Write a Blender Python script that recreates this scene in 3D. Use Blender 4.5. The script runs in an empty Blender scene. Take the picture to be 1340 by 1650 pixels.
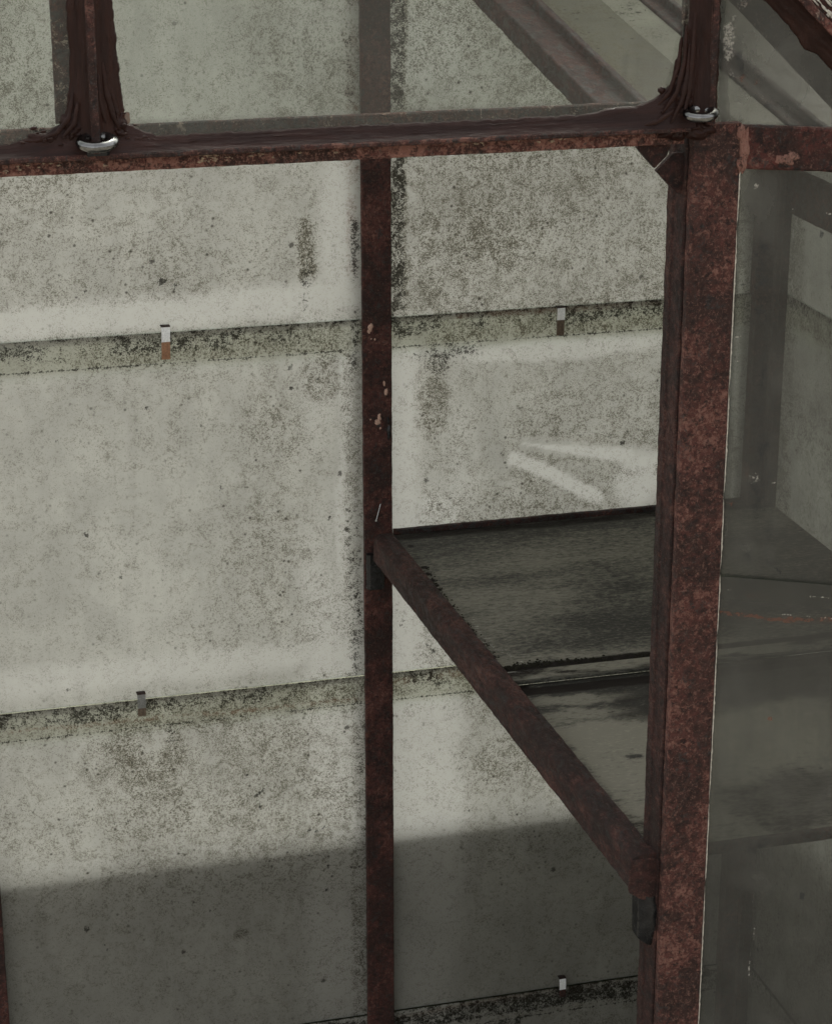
import bpy, math, random
import numpy as np
from mathutils import Vector, noise
R = math.radians
random.seed(7)
sc = bpy.context.scene
COL = sc.collection

# ------------------------------------------------------------------ camera, sky, sun, exposure
CAM = np.array([0.0, 0.0, 2.0]); YAW = R(15.0); PITCH = R(19.4); FOC = 3600.0
cd = bpy.data.cameras.new('camera'); cam = bpy.data.objects.new('camera', cd); COL.objects.link(cam)
cam.location = CAM; cam.rotation_euler = (R(90) - PITCH, 0, -YAW)
cd.sensor_fit = 'VERTICAL'; cd.sensor_height = 24.0; cd.lens = 24.0 * FOC / 1650.0
cd.clip_start = 0.02; cd.clip_end = 500.0
sc.camera = cam

SUN_EL, SUN_ROT = R(50), R(28)           # high, beyond the rear wall: it shines through the whitewashed panes
w = bpy.data.worlds.new('World'); sc.world = w; w.use_nodes = True
wn = w.node_tree; bg = wn.nodes['Background']
sky = wn.nodes.new('ShaderNodeTexSky'); sky.sky_type = 'NISHITA'; sky.sun_disc = False
sky.sun_elevation = SUN_EL; sky.sun_rotation = SUN_ROT
sky.air_density = 1.0; sky.dust_density = 6.0; sky.ozone_density = 0.6
hs = wn.nodes.new('ShaderNodeHueSaturation'); hs.inputs['Saturation'].default_value = 0.22   # veiled, nearly colourless overcast
wn.links.new(sky.outputs[0], hs.inputs['Color']); tn = wn.nodes.new('ShaderNodeMix'); tn.data_type = 'RGBA'; tn.blend_type = 'MULTIPLY'; tn.inputs[0].default_value = 1.0
tn.inputs[7].default_value = (1.0, .975, .94, 1)          # greenish-warm overcast
wn.links.new(hs.outputs[0], tn.inputs[6]); wn.links.new(tn.outputs[2], bg.inputs[0]); bg.inputs[1].default_value = 0.15
sl = bpy.data.lights.new('sun', 'SUN'); sl.energy = 1.5; sl.angle = R(10); sl.color = (1.0, 0.96, 0.9)
sun = bpy.data.objects.new('sun', sl); COL.objects.link(sun)
sd = Vector((math.sin(SUN_ROT) * math.cos(SUN_EL), math.cos(SUN_ROT) * math.cos(SUN_EL), math.sin(SUN_EL)))
sun.rotation_euler = sd.to_track_quat('Z', 'Y').to_euler()
sun.location = (-1, -2, 4)
sc.view_settings.view_transform = 'Standard'; sc.view_settings.look = 'None'
sc.view_settings.exposure = 1.35; sc.view_settings.gamma = 1.0
sc.render.engine = 'CYCLES'
sc.cycles.max_bounces = 8; sc.cycles.transparent_max_bounces = 12
sc.cycles.sample_clamp_indirect = 6.0

# ------------------------------------------------------------------ measuring helpers (survey of the place)
_fw = np.array([math.sin(YAW) * math.cos(PITCH), math.cos(YAW) * math.cos(PITCH), -math.sin(PITCH)])
_rt = np.array([math.cos(YAW), -math.sin(YAW), 0.0]); _up = np.cross(_rt, _fw)
def hit(x, y, n, d):
    r = _fw + _rt * (x - 670.0) / FOC - _up * (y - 825.0) / FOC
    n = np.array(n, float); return CAM + r * ((d - n @ CAM) / (n @ r))
def onY(x, y, v): return hit(x, y, (0, 1, 0), v)
def onZ(x, y, v): return hit(x, y, (0, 0, 1), v)
def onX(x, y, v): return hit(x, y, (1, 0, 0), v)

YB, YN, XR, ZS = 2.45, 1.58, 1.118, 1.084     # back wall, front facade, return wall, shelf level
WING = R(-28); WD = np.array([math.cos(WING), math.sin(WING), 0.0]); WN = np.array([-WD[1], WD[0], 0.0])
WO = np.array([0.677, 1.58, 0.0])             # the right facade turns away from the post here

# ------------------------------------------------------------------ object helpers
def tag(o, label=None, cat=None, group=None, kind=None):
    for k, v in (('label', label), ('category', cat), ('group', group), ('kind', kind)):
        if v: o[k] = v
    return o
def thing(name, loc, label, cat, group=None):
    o = bpy.data.objects.new(name, None); COL.objects.link(o); o.location = [float(a) for a in loc]
    o.empty_display_size = 0.05
    return tag(o, label, cat, group)
def mesh(name, V, F, mats, parent=None, smooth=False, slots=None, origin=None):
    V = np.asarray(V, float)
    off = np.zeros(3)
    if parent is not None:
        p = parent
        while p is not None: off = off + np.array(p.location); p = p.parent
    own = np.zeros(3)
    if parent is None and origin is None: own = np.array([V[:, 0].mean(), V[:, 1].mean(), V[:, 2].min()])
    if origin is not None: own = np.array(origin, float)
    me = bpy.data.meshes.new(name)
    me.from_pydata((V - off - own).tolist(), [], [tuple(int(i) for i in f) for f in F]); me.update()
    if not isinstance(mats, (list, tuple)): mats = [mats]
    for m in mats: me.materials.append(m)
    if smooth: me.polygons.foreach_set('use_smooth', [True] * len(me.polygons)); me.set_sharp_from_angle(angle=R(30))
    if slots is not None: me.polygons.foreach_set('material_index', slots)
    o = bpy.data.objects.new(name, me); COL.objects.link(o)
    o.location = [float(a) for a in own]
    if parent is not None: o.parent = parent
    return o
def join(parts):
    V, F, n = [], [], 0
    for v, f in parts:
        V.append(np.asarray(v, float)); F += [tuple(i + n for i in q) for q in f]; n += len(v)
    return np.vstack(V), F
def nz(p, s, seed=0.0): return noise.noise(Vector((p[0] * s + seed, p[1] * s + seed * 1.7, p[2] * s - seed)))

def box(a, b):
    x0, y0, z0 = a; x1, y1, z1 = b
    V = [(x0,y0,z0),(x1,y0,z0),(x1,y1,z0),(x0,y1,z0),(x0,y0,z1),(x1,y0,z1),(x1,y1,z1),(x0,y1,z1)]
    return V, [(0,3,2,1),(4,5,6,7),(0,1,5,4),(1,2,6,5),(2,3,7,6),(3,0,4,7)]

def chamfer(P, c=0.0008):
    out = []
    n = len(P)
    for i in range(n):
        p = np.array(P[i], float); a = np.array(P[i-1], float); b = np.array(P[(i+1) % n], float)
        da, db = a - p, b - p; la, lb = np.linalg.norm(da), np.linalg.norm(db)
        k = min(c, la * .4, lb * .4)
        out += [p + da / la * k, p + db / lb * k]
    return out
def refine(P, step):
    out = []
    for i in range(len(P)):
        a, b = np.array(P[i]), np.array(P[(i+1) % len(P)])
        n = max(1, int(np.linalg.norm(b - a) / step))
        for k in range(n): out.append(a + (b - a) * k / n)
    return out
def sweep(prof, p0, p1, U, W, step=0.003, jit=0.0005, js=260, seed=0.0, cham=0.0010, prof_step=0.004, cut0=None, cut1=None):
    """closed profile (u,w) carried from p0 to p1; rough rolled-iron surface"""
    p0, p1, U, W = (np.array(a, float) for a in (p0, p1, U, W)); jit *= .55
    P = refine(chamfer(prof, cham), prof_step); m = len(P)
    L = np.linalg.norm(p1 - p0); n = max(2, int(L / step)); D = (p1 - p0) / L
    V, F = [], []
    c = np.mean(P, axis=0)
    for i in range(n + 1):
        for q in P:
            s = L * i / n
            if i == 0 and cut0: s = cut0(q)
            if i == n and cut1: s = L - cut1(q)
            b = p0 + D * s + U * q[0] + W * q[1]
            j1 = nz(b, js, seed) * jit + nz(b, js * .23, seed + 5) * jit * 1.1
            j2 = nz(b, js, seed + 9) * jit + nz(b, js * .23, seed + 15) * jit * 1.1
            V.append(b + U * j1 + W * j2)
    for i in range(n):
        for k in range(m):
            a, b = i * m + k, i * m + (k + 1) % m
            F.append((a, b, b + m, a + m))
    F.append(tuple(range(m - 1, -1, -1))); F.append(tuple(n * m + k for k in range(m)))
    return V, F

# ------------------------------------------------------------------ materials
def newmat(name):
    m = bpy.data.materials.new(name); m.use_nodes = True; nt = m.node_tree
    for n in list(nt.nodes): nt.nodes.remove(n)
    out = nt.nodes.new('ShaderNodeOutputMaterial')
    return m, nt, out
class N:
    def __init__(s, nt): s.nt = nt
    def node(s, t, **kw):
        n = s.nt.nodes.new(t)
        for k, v in kw.items(): setattr(n, k, v)
        return n
    def link(s, a, b): s.nt.links.new(a, b)
    def setin(s, sock, v):
        if hasattr(v, 'is_output') or hasattr(v, 'links') and not isinstance(v, (int, float, tuple)): s.link(v, sock)
        else: sock.default_value = v
    def coord(s, scale=(1, 1, 1), rot=(0, 0, 0)):
        t = s.node('ShaderNodeTexCoord'); m = s.node('ShaderNodeMapping')
        m.inputs['Scale'].default_value = scale; m.inputs['Rotation'].default_value = rot
        s.link(t.outputs['Object'], m.inputs['Vector']); return m.outputs[0]
    def noise(s, vec, scale, detail=6, rough=.6, dist=0.0):
        n = s.node('ShaderNodeTexNoise'); n.inputs['Scale'].default_value = scale
        n.inputs['Detail'].default_value = detail; n.inputs['Roughness'].default_value = rough
        n.inputs['Distortion'].default_value = dist
        s.link(vec, n.inputs['Vector']); return n.outputs['Fac']
    def voro(s, vec, scale, feature='F1', rnd=1.0):
        n = s.node('ShaderNodeTexVoronoi', feature=feature); n.inputs['Scale'].default_value = scale
        n.inputs['Randomness'].default_value = rnd
        s.link(vec, n.inputs['Vector']); return n.outputs['Distance']
    def step(s, v, a, b, lo=0.0, hi=1.0):
        n = s.node('ShaderNodeMapRange', interpolation_type='SMOOTHSTEP')
        s.setin(n.inputs[0], v)
        n.inputs[1].default_value = a; n.inputs[2].default_value = b
        n.inputs[3].default_value = lo; n.inputs[4].default_value = hi
        return n.outputs[0]
    def math(s, op, a, b=0.0, clamp=False):
        n = s.node('ShaderNodeMath', operation=op); n.use_clamp = clamp
        s.setin(n.inputs[0], a); s.setin(n.inputs[1], b); return n.outputs[0]
    def mix(s, f, a, b, blend='MIX'):
        n = s.node('ShaderNodeMix', data_type='RGBA', blend_type=blend); n.clamp_factor = True
        s.setin(n.inputs[0], f)
        for i, v in ((6, a), (7, b)):
            if isinstance(v, tuple): n.inputs[i].default_value = v if len(v) == 4 else v + (1,)
            else: s.link(v, n.inputs[i])
        return n.outputs[2]
    def bump(s, h, strength=.5, dist=.001):
        b = s.node('ShaderNodeBump'); b.inputs['Strength'].default_value = strength
        b.inputs['Distance'].default_value = dist; s.link(h, b.inputs['Height']); return b.outputs[0]

def rust(name, patch=.5, grey=.35, pale=.1, tone=1.0, red=1.0, s=1.0, rough=.72, stretch=(1, 1, 1), bumpd=.0007):
    m, nt, out = newmat(name); n = N(nt)
    v = n.coord(stretch)
    def amp(a, b, kb): return n.math('ADD', a, n.math('MULTIPLY', n.math('SUBTRACT', b, .5), kb))
    big = n.noise(v, 18 * s, 4, .6, .5); mid = n.noise(v, 130 * s, 9, .74, .5); fine = n.noise(v, 420 * s, 7, .76, .2); vf = n.noise(v, 900 * s, 4, .75)
    g2 = n.noise(v, 110 * s, 8, .72, .9); w2 = n.noise(v, 90 * s, 9, .76, 1.4); d2 = n.noise(v, 190 * s, 6, .7, .5)
    c = n.mix(n.step(amp(big, mid, .8), .40, .62), (.040 * tone, .017 * tone, .012 * tone), (.112 * tone * red, .037 * tone, .028 * tone))
    c = n.mix(n.math('MULTIPLY', n.step(fine, .46, .60), .55), c, (.034 * tone, .014 * tone, .010 * tone))
    pm = n.step(amp(amp(mid, big, .7), fine, 1.1), .62 - .12 * patch, .72 - .12 * patch)
    c = n.mix(n.math('MULTIPLY', pm, .72), c, (.255 * tone, .120 * tone, .088 * tone))
    pf = n.step(amp(fine, vf, .8), .62 - .08 * patch, .67 - .08 * patch)
    c = n.mix(n.math('MULTIPLY', pf, .55), c, (.30 * tone, .165 * tone, .125 * tone))
    gk = n.step(amp(g2, fine, .7), .66 - .14 * grey, .71 - .14 * grey)
    c = n.mix(n.math('MULTIPLY', gk, .75), c, (.045 * tone, .048 * tone, .045 * tone))
    wk = n.step(amp(w2, vf, .4), .72 - .15 * pale, .75 - .15 * pale)
    c = n.mix(n.math('MULTIPLY', wk, .85), c, (.40 * tone, .31 * tone, .24 * tone))
    dk = n.step(amp(d2, vf, .6), .56, .61)
    c = n.mix(n.math('MULTIPLY', dk, .75), c, (.010, .007, .006))
    h = n.math('ADD', n.math('MULTIPLY', mid, .7), n.math('MULTIPLY', fine, .8))
    h = n.math('ADD', h, n.math('MULTIPLY', gk, .10)); h = n.math('SUBTRACT', h, n.math('MULTIPLY', dk, .15)); h = n.math('ADD', h, n.math('MULTIPLY', pm, .12))
    p = n.node('ShaderNodeBsdfPrincipled'); n.link(c, p.inputs['Base Color'])
    n.setin(p.inputs['Roughness'], n.step(g2, .4, .62, rough + .1, rough - .14)); p.inputs['Specular IOR Level'].default_value = .4
    n.link(n.bump(h, .9, bumpd * 3.4), p.inputs['Normal']); n.link(p.outputs[0], out.inputs[0])
    return m

def putty_mat(name, stretch=(1, 1, 1), tone=1.0, rough=.22):
    m, nt, out = newmat(name); n = N(nt)
    v = n.coord(stretch)
    a = n.noise(v, 60, 6, .6, .5); b = n.noise(v, 320, 5, .6); d = n.noise(n.coord(), 900, 3, .6)
    c = n.mix(n.step(a, .35, .7), (.017 * tone, .0055 * tone, .0034 * tone), (.031 * tone, .0105 * tone, .0066 * tone))
    c = n.mix(n.step(b, .66, .74), c, (.06 * tone, .032 * tone, .024 * tone))
    p = n.node('ShaderNodeBsdfPrincipled'); n.link(c, p.inputs['Base Color'])
    n.setin(p.inputs['Roughness'], n.step(n.math('ADD', n.math('MULTIPLY', a, .5), n.math('MULTIPLY', b, .5)), .54, .64, rough + .26, .10))
    p.inputs['Specular IOR Level'].default_value = .24
    h = n.math('ADD', n.math('MULTIPLY', b, .8), n.math('MULTIPLY', d, .12))
    n.link(n.bump(h, .6, .0014), p.inputs['Normal']); n.link(p.outputs[0], out.inputs[0])
    return m

def plain(name, col, rough=.5, metal=0.0, var=.15, scale=200, bumpd=.0003, spec=.4):
    m, nt, out = newmat(name); n = N(nt); v = n.coord()
    a = n.noise(v, scale, 6, .65, .4)
    c = n.mix(n.step(a, .35, .65), tuple(x * (1 - var) for x in col), tuple(min(1, x * (1 + var)) for x in col))
    p = n.node('ShaderNodeBsdfPrincipled'); n.link(c, p.inputs['Base Color'])
    n.setin(p.inputs['Roughness'], n.step(a, .3, .7, max(.05, rough - .08), rough + .08)); p.inputs['Metallic'].default_value = metal
    p.inputs['Specular IOR Level'].default_value = spec
    n.link(n.bump(a, .6, bumpd * 3), p.inputs['Normal']); n.link(p.outputs[0], out.inputs[0])
    return m

def wash_glass(name, light=(.78, .785, .755), trans=.71, olive=(.175, .163, .128), tint=1.0, thru=.186):
    """inner face of a whitewashed, algae-grown pane. attribute 'grime': R algae and painted falloff at the left, G wiped clean and painted sheen, B rust run, A black mould"""
    m, nt, out = newmat(name); n = N(nt)
    at = n.node('ShaderNodeAttribute', attribute_name='grime'); sp = n.node('ShaderNodeSeparateColor')
    n.link(at.outputs['Color'], sp.inputs[0]); r, g, b = sp.outputs[0], sp.outputs[1], sp.outputs[2]; a = at.outputs['Alpha']
    v = n.coord()
    big = n.noise(v, 9, 5, .6, .6); mid = n.noise(v, 60, 8, .68, .9); fine = n.noise(v, 300, 8, .74, .5); vf = n.noise(v, 800, 4, .7)
    brush = n.noise(n.coord((90, 1, 7), (0, R(8), 0)), 1.0, 5, .6)
    base = n.mix(n.step(n.math('ADD', n.math('MULTIPLY', big, .6), n.math('MULTIPLY', n.noise(n.coord((1, 1, .4)), 24, 6, .6, 1.2), .4)), .36, .64), tuple(x * .78 for x in light), light)
    base = n.mix(n.math('MULTIPLY', n.step(brush, .35, .7), .18), base, tuple(x * .7 for x in light))
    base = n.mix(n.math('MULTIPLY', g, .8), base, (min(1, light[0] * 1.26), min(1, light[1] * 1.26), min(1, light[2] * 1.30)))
    f1 = n.math('ADD', n.math('MULTIPLY', fine, .55), n.math('MULTIPLY', mid, .45))
    def amp(a, b, kb): return n.math('ADD', a, n.math('MULTIPLY', n.math('SUBTRACT', b, .5), kb))
    rr = n.math('POWER', r, .8)
    t = n.math('ADD', amp(amp(fine, mid, .80), vf, 1.0), n.math('MULTIPLY', rr, .16))
    k = n.step(t, .46, .78)
    c = n.mix(n.math('MULTIPLY', k, n.math('ADD', n.math('MULTIPLY', rr, .52), .16)), base, tuple(o * 1.9 for o in olive))
    k2 = n.step(amp(t, vf, .8), .66, .73)
    c = n.mix(n.math('MULTIPLY', k2, n.math('ADD', n.math('MULTIPLY', rr, .62), .32)), c, tuple(o * .8 for o in olive))
    # pin-head mould spots
    dv = n.voro(v, 95, rnd=1.0)
    ds = n.math('MULTIPLY', n.step(n.math('ADD', dv, n.math('MULTIPLY', n.math('SUBTRACT', vf, .5), .5)), .08, .22, 1, 0), n.step(n.noise(v, 40, 3, .5), .50, .60))
    c = n.mix(n.math('MULTIPLY', ds, n.step(r, .0, .3, .35, .9)), c, (.05, .043, .03))
    d2 = n.voro(v, 14, rnd=1.0)
    c = n.mix(n.step(n.math('ADD', d2, n.math('MULTIPLY', n.math('SUBTRACT', fine, .5), .22)), .030, .050, .8, 0), c, (.035, .03, .022))
    # rust run
    rk = n.math('MULTIPLY', n.step(n.math('ADD', n.math('MULTIPLY', f1, .9), n.math('MULTIPLY', b, .26)), .60, .80), .55)
    c = n.mix(rk, c, (.34, .15, .095))
    # black mould
    mk = n.step(n.math('ADD', amp(amp(fine, mid, .9), vf, .9), n.math('MULTIPLY', n.math('POWER', a, 1.3), .30)), .66, .80)
    mk = n.math('MULTIPLY', mk, n.step(a, .02, .2))
    c = n.mix(n.math('MULTIPLY', mk, .90), c, (.030, .028, .021))
    if tint != 1.0: c = n.mix(1.0, c, (tint, tint, tint), 'MULTIPLY')
    nb = n.bump(n.math('ADD', t, n.math('MULTIPLY', mk, .3)), .35, .0008)
    di = n.node('ShaderNodeBsdfDiffuse'); tr = n.node('ShaderNodeBsdfTranslucent'); gl = n.node('ShaderNodeBsdfGlossy')
    n.link(n.mix(1.0, c, (1.0, .97, .86), 'MULTIPLY'), di.inputs[0]); gl.inputs['Roughness'].default_value = .32
    n.link(n.mix(1.0, c, (thru, thru, thru * .97), 'MULTIPLY'), tr.inputs[0])      # lime and dirt swallow most of what comes through
    n.link(nb, di.inputs['Normal']); n.link(nb, gl.inputs['Normal'])
    m1 = n.node('ShaderNodeMixShader'); m1.inputs[0].default_value = trans
    n.link(di.outputs[0], m1.inputs[1]); n.link(tr.outputs[0], m1.inputs[2])
    m2 = n.node('ShaderNodeMixShader'); n.setin(m2.inputs[0], n.step(k, 0, 1, .05, .02))
    n.link(m1.outputs[0], m2.inputs[1]); n.link(gl.outputs[0], m2.inputs[2]); n.link(m2.outputs[0], out.inputs[0])
    return m

def clear_glass(name='bare_glass_side', col=(.93, .96, .94)):
    m, nt, out = newmat(name); n = N(nt)
    t = n.node('ShaderNodeBsdfTransparent'); t.inputs[0].default_value = col + (1,)
    n.link(t.outputs[0], out.inputs[0]); return m

def hazy_glass(name, haze=(.11, .115, .095), gloss=.05, tintc=(.90, .93, .90)):
    """near pane: see-through, with a film of dirt. attribute 'grime': R film, G pale lime crust, B rust spots, A dark grime"""
    m, nt, out = newmat(name); n = N(nt)
    at = n.node('ShaderNodeAttribute', attribute_name='grime'); sp = n.node('ShaderNodeSeparateColor')
    n.link(at.outputs['Color'], sp.inputs[0]); r, g, b = sp.outputs[0], sp.outputs[1], sp.outputs[2]; a = at.outputs['Alpha']
    v = n.coord()
    mid = n.noise(v, 30, 7, .65, .6); fine = n.noise(v, 200, 7, .7, .3); vf = n.noise(v, 600, 4, .75); st = n.noise(n.coord((60, 60, 5)), 1.0, 5, .6)
    tr = n.node('ShaderNodeBsdfTransparent'); tr.inputs[0].default_value = tintc + (1,)
    di = n.node('ShaderNodeBsdfDiffuse')
    c = n.mix(n.step(mid, .35, .7), tuple(x * .85 for x in haze), tuple(x * 1.15 for x in haze))
    lime = n.step(n.math('ADD', n.math('ADD', n.math('MULTIPLY', fine, .6), n.math('MULTIPLY', mid, .4)), n.math('ADD', n.math('MULTIPLY', g, .30), n.math('MULTIPLY', n.math('SUBTRACT', vf, .5), .5))), .70, .82)
    lime = n.math('MULTIPLY', lime, n.step(g, .02, .2))
    rs = n.math('MULTIPLY', n.step(n.math('ADD', n.math('ADD', n.math('MULTIPLY', fine, .5), n.math('MULTIPLY', mid, .5)), n.math('MULTIPLY', b, .40)), .72, .82), n.step(b, .02, .2))
    dk = n.math('MULTIPLY', n.step(n.math('ADD', n.math('ADD', n.math('MULTIPLY', fine, .5), n.math('MULTIPLY', mid, .5)), n.math('MULTIPLY', a, .42)), .70, .84), n.step(a, .02, .2))
    c = n.mix(dk, c, (.035, .037, .036)); c = n.mix(rs, c, (.12, .06, .042)); c = n.mix(lime, c, (.40, .38, .33))
    n.link(c, di.inputs[0])
    f = n.math('MULTIPLY', r, n.step(n.math('ADD', n.math('MULTIPLY', mid, .6), n.math('MULTIPLY', st, .4)), .25, .75, .80, 1.12))
    sp2 = n.math('MULTIPLY', n.step(n.voro(v, 45), .05, .11, .7, 0), n.step(mid, .5, .55))
    for q in (n.math('MULTIPLY', lime, .95), n.math('MULTIPLY', rs, .85), n.math('MULTIPLY', dk, .85), sp2): f = n.math('MAXIMUM', f, q)
    f = n.math('MINIMUM', f, .98)
    m1 = n.node('ShaderNodeMixShader'); n.link(f, m1.inputs[0]); n.link(tr.outputs[0], m1.inputs[1]); n.link(di.outputs[0], m1.inputs[2])
    gl = n.node('ShaderNodeBsdfGlossy'); gl.inputs['Roughness'].default_value = .12
    n.link(n.bump(st, .15, .001), gl.inputs['Normal'])
    m2 = n.node('ShaderNodeMixShader'); m2.inputs[0].default_value = gloss
    n.link(m1.outputs[0], m2.inputs[1]); n.link(gl.outputs[0], m2.inputs[2]); n.link(m2.outputs[0], out.inputs[0])
    return m

def slate_glass(name, lightc=(.235, .226, .180), darkc=(.045, .044, .038)):
    """dark streaked shelf pane; attribute 'grime': R pale silt, G lime crust, A black wet dirt"""
    m, nt, out = newmat(name); n = N(nt)
    at = n.node('ShaderNodeAttribute', attribute_name='grime'); sp = n.node('ShaderNodeSeparateColor')
    n.link(at.outputs['Color'], sp.inputs[0]); r, g = sp.outputs[0], sp.outputs[1]; a = at.outputs['Alpha']
    v = n.coord((.35, 1, 1)); v2 = n.coord((.45, 1, 1))
    s1 = n.noise(v, 40, 9, .74, .4); s2 = n.noise(v2, 230, 8, .78, .3); s3 = n.noise(n.coord((.25, 1, 1)), 560, 4, .7)
    t = n.math('ADD', n.math('ADD', n.math('MULTIPLY', s1, .5), n.math('MULTIPLY', s2, .5)), n.math('MULTIPLY', n.math('SUBTRACT', r, .5), .48))
    c = n.mix(n.step(n.math('ADD', t, n.math('MULTIPLY', n.math('SUBTRACT', s2, .5), .7)), .28, .72), darkc, lightc)
    c = n.mix(n.math('MULTIPLY', n.step(s3, .55, .68), .45), c, tuple(x * 1.7 for x in lightc))
    c = n.mix(n.math('MULTIPLY', n.step(n.math('ADD', s2, n.math('MULTIPLY', g, .5)), .78, .86), n.step(g, .05, .3)), c, (.42, .42, .37))
    c = n.mix(n.math('MULTIPLY', n.step(n.math('ADD', n.math('ADD', n.math('MULTIPLY', s2, .6), n.math('MULTIPLY', s1, .4)), n.math('ADD', n.math('MULTIPLY', a, .40), n.math('MULTIPLY', n.math('SUBTRACT', s3, .5), .3))), .64, .90), n.step(a, .03, .2)), c, (.014, .011, .009))
    p = n.node('ShaderNodeBsdfPrincipled'); n.link(c, p.inputs['Base Color'])
    n.setin(p.inputs['Roughness'], n.step(t, .3, .7, .65, .85)); p.inputs['Specular IOR Level'].default_value = .15
    n.link(n.bump(n.math('ADD', t, s3), .4, .0008), p.inputs['Normal']); n.link(p.outputs[0], out.inputs[0])
    return m

M = dict(
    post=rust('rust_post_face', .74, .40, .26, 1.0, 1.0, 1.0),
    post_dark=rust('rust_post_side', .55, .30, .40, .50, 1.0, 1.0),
    bar=rust('rust_glazing_bar', .28, .52, .05, .82, 1.0, 1.0),
    brace=rust('rust_brace', .50, .62, .34, .52, 1.0, 1.0, stretch=(1, .45, 1)),
    rail=rust('rust_rail_flange', 1.25, .30, .45, 1.25, 1.05, .8),
    rail_r=rust('rust_wing_rail', .55, .60, .18, 1.0, 1.2, .8, bumpd=.0012),
    web=rust('rust_web', .6, .75, .28, .95, .9, 1.2),
    flange=rust('weathered_flange', .30, 1.0, .95, 1.15, .8, .9),
    weld=rust('rust_weld', 2.6, .25, .20, 1.1, 1.25, .8, rough=.5),
    dark=rust('dark_iron', .12, 1.2, .08, .8, .8, 1.0),
    lug=plain('black_coated_iron', (.012, .0122, .0125), .24, .0, .3, 90, .0002, .35),
    putty_v=putty_mat('putty_upright', (2.2, 2.2, .35)),
    putty_h=putty_mat('putty_level', (.3, 2, 2)),
    putty_d=putty_mat('putty_diagonal', (1, 1, 1)),
    lead=plain('polished_lead', (.21, .21, .205), .16, 1.0, .2, 120, .0002, .5),
    clip=plain('bright_zinc_clip', (.86, .87, .85), .34, .0, .12, 500, .0002),
    clip_old=plain('dull_zinc_clip', (.26, .265, .25), .45, .4, .25, 700, .0003),
    copper=plain('copper_strip', (.30, .155, .085), .5, .1, .2, 400, .0002),
    brown=plain('brown_strip', (.13, .095, .065), .55, .1, .25, 400, .0002),
    chip=plain('pale_putty_line', (.55, .51, .43), .7, 0, .25, 500, .0006),
    moss=plain('dry_moss', (.022, .020, .013), .9, 0, .5, 900, .0006, .2),
    wire=plain('steel_wire', (.45, .45, .43), .3, 1.0, .2, 500, .0001),
    plinth=plain('plinth_render', (.30, .29, .25), .85, 0, .2, 40, .001, .2),
    ground=plain('ground_gravel', (.17, .16, .135), .9, 0, .35, 60, .004, .2),
    clear=clear_glass(), tucked=clear_glass('tucked_dirty_glass', (.70, .70, .62)),
    wash=wash_glass('whitewashed_glass'),
    wash_r=wash_glass('whitewashed_return_glass', (.74, .74, .71)),
    haze_l=hazy_glass('filmed_glass'),
    slate=slate_glass('slate_streaked_glass'),
    roof=wash_glass('roof_glass', (.23, .23, .205), .5, thru=.4),
)

# ------------------------------------------------------------------ grime fields
def vnoise(x, y, seed):
    xi, yi = np.floor(x).astype(int), np.floor(y).astype(int); xf, yf = x - xi, y - yi
    def h(a, b):
        q = (a * 374761393 + b * 668265263 + seed * 1442695041) & 0x7fffffff
        q = ((q ^ (q >> 13)) * 1274126177) & 0x7fffffff
        return ((q ^ (q >> 16)) & 0xffff) / 65535.0
    u, v = xf * xf * (3 - 2 * xf), yf * yf * (3 - 2 * yf)
    return (h(xi, yi) * (1-u) + h(xi+1, yi) * u) * (1-v) + (h(xi, yi+1) * (1-u) + h(xi+1, yi+1) * u) * v
def fbm(x, y, f, seed, o=4):
    s, a, t = 0, .5, 0
    for i in range(o):
        s = s + a * vnoise(x * f, y * f, seed + i * 13); t += a; a *= .5; f *= 2.03
    return s / t
def ss(v, a, b):
    t = np.clip((v - a) / (b - a), 0, 1); return t * t * (3 - 2 * t)
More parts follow.
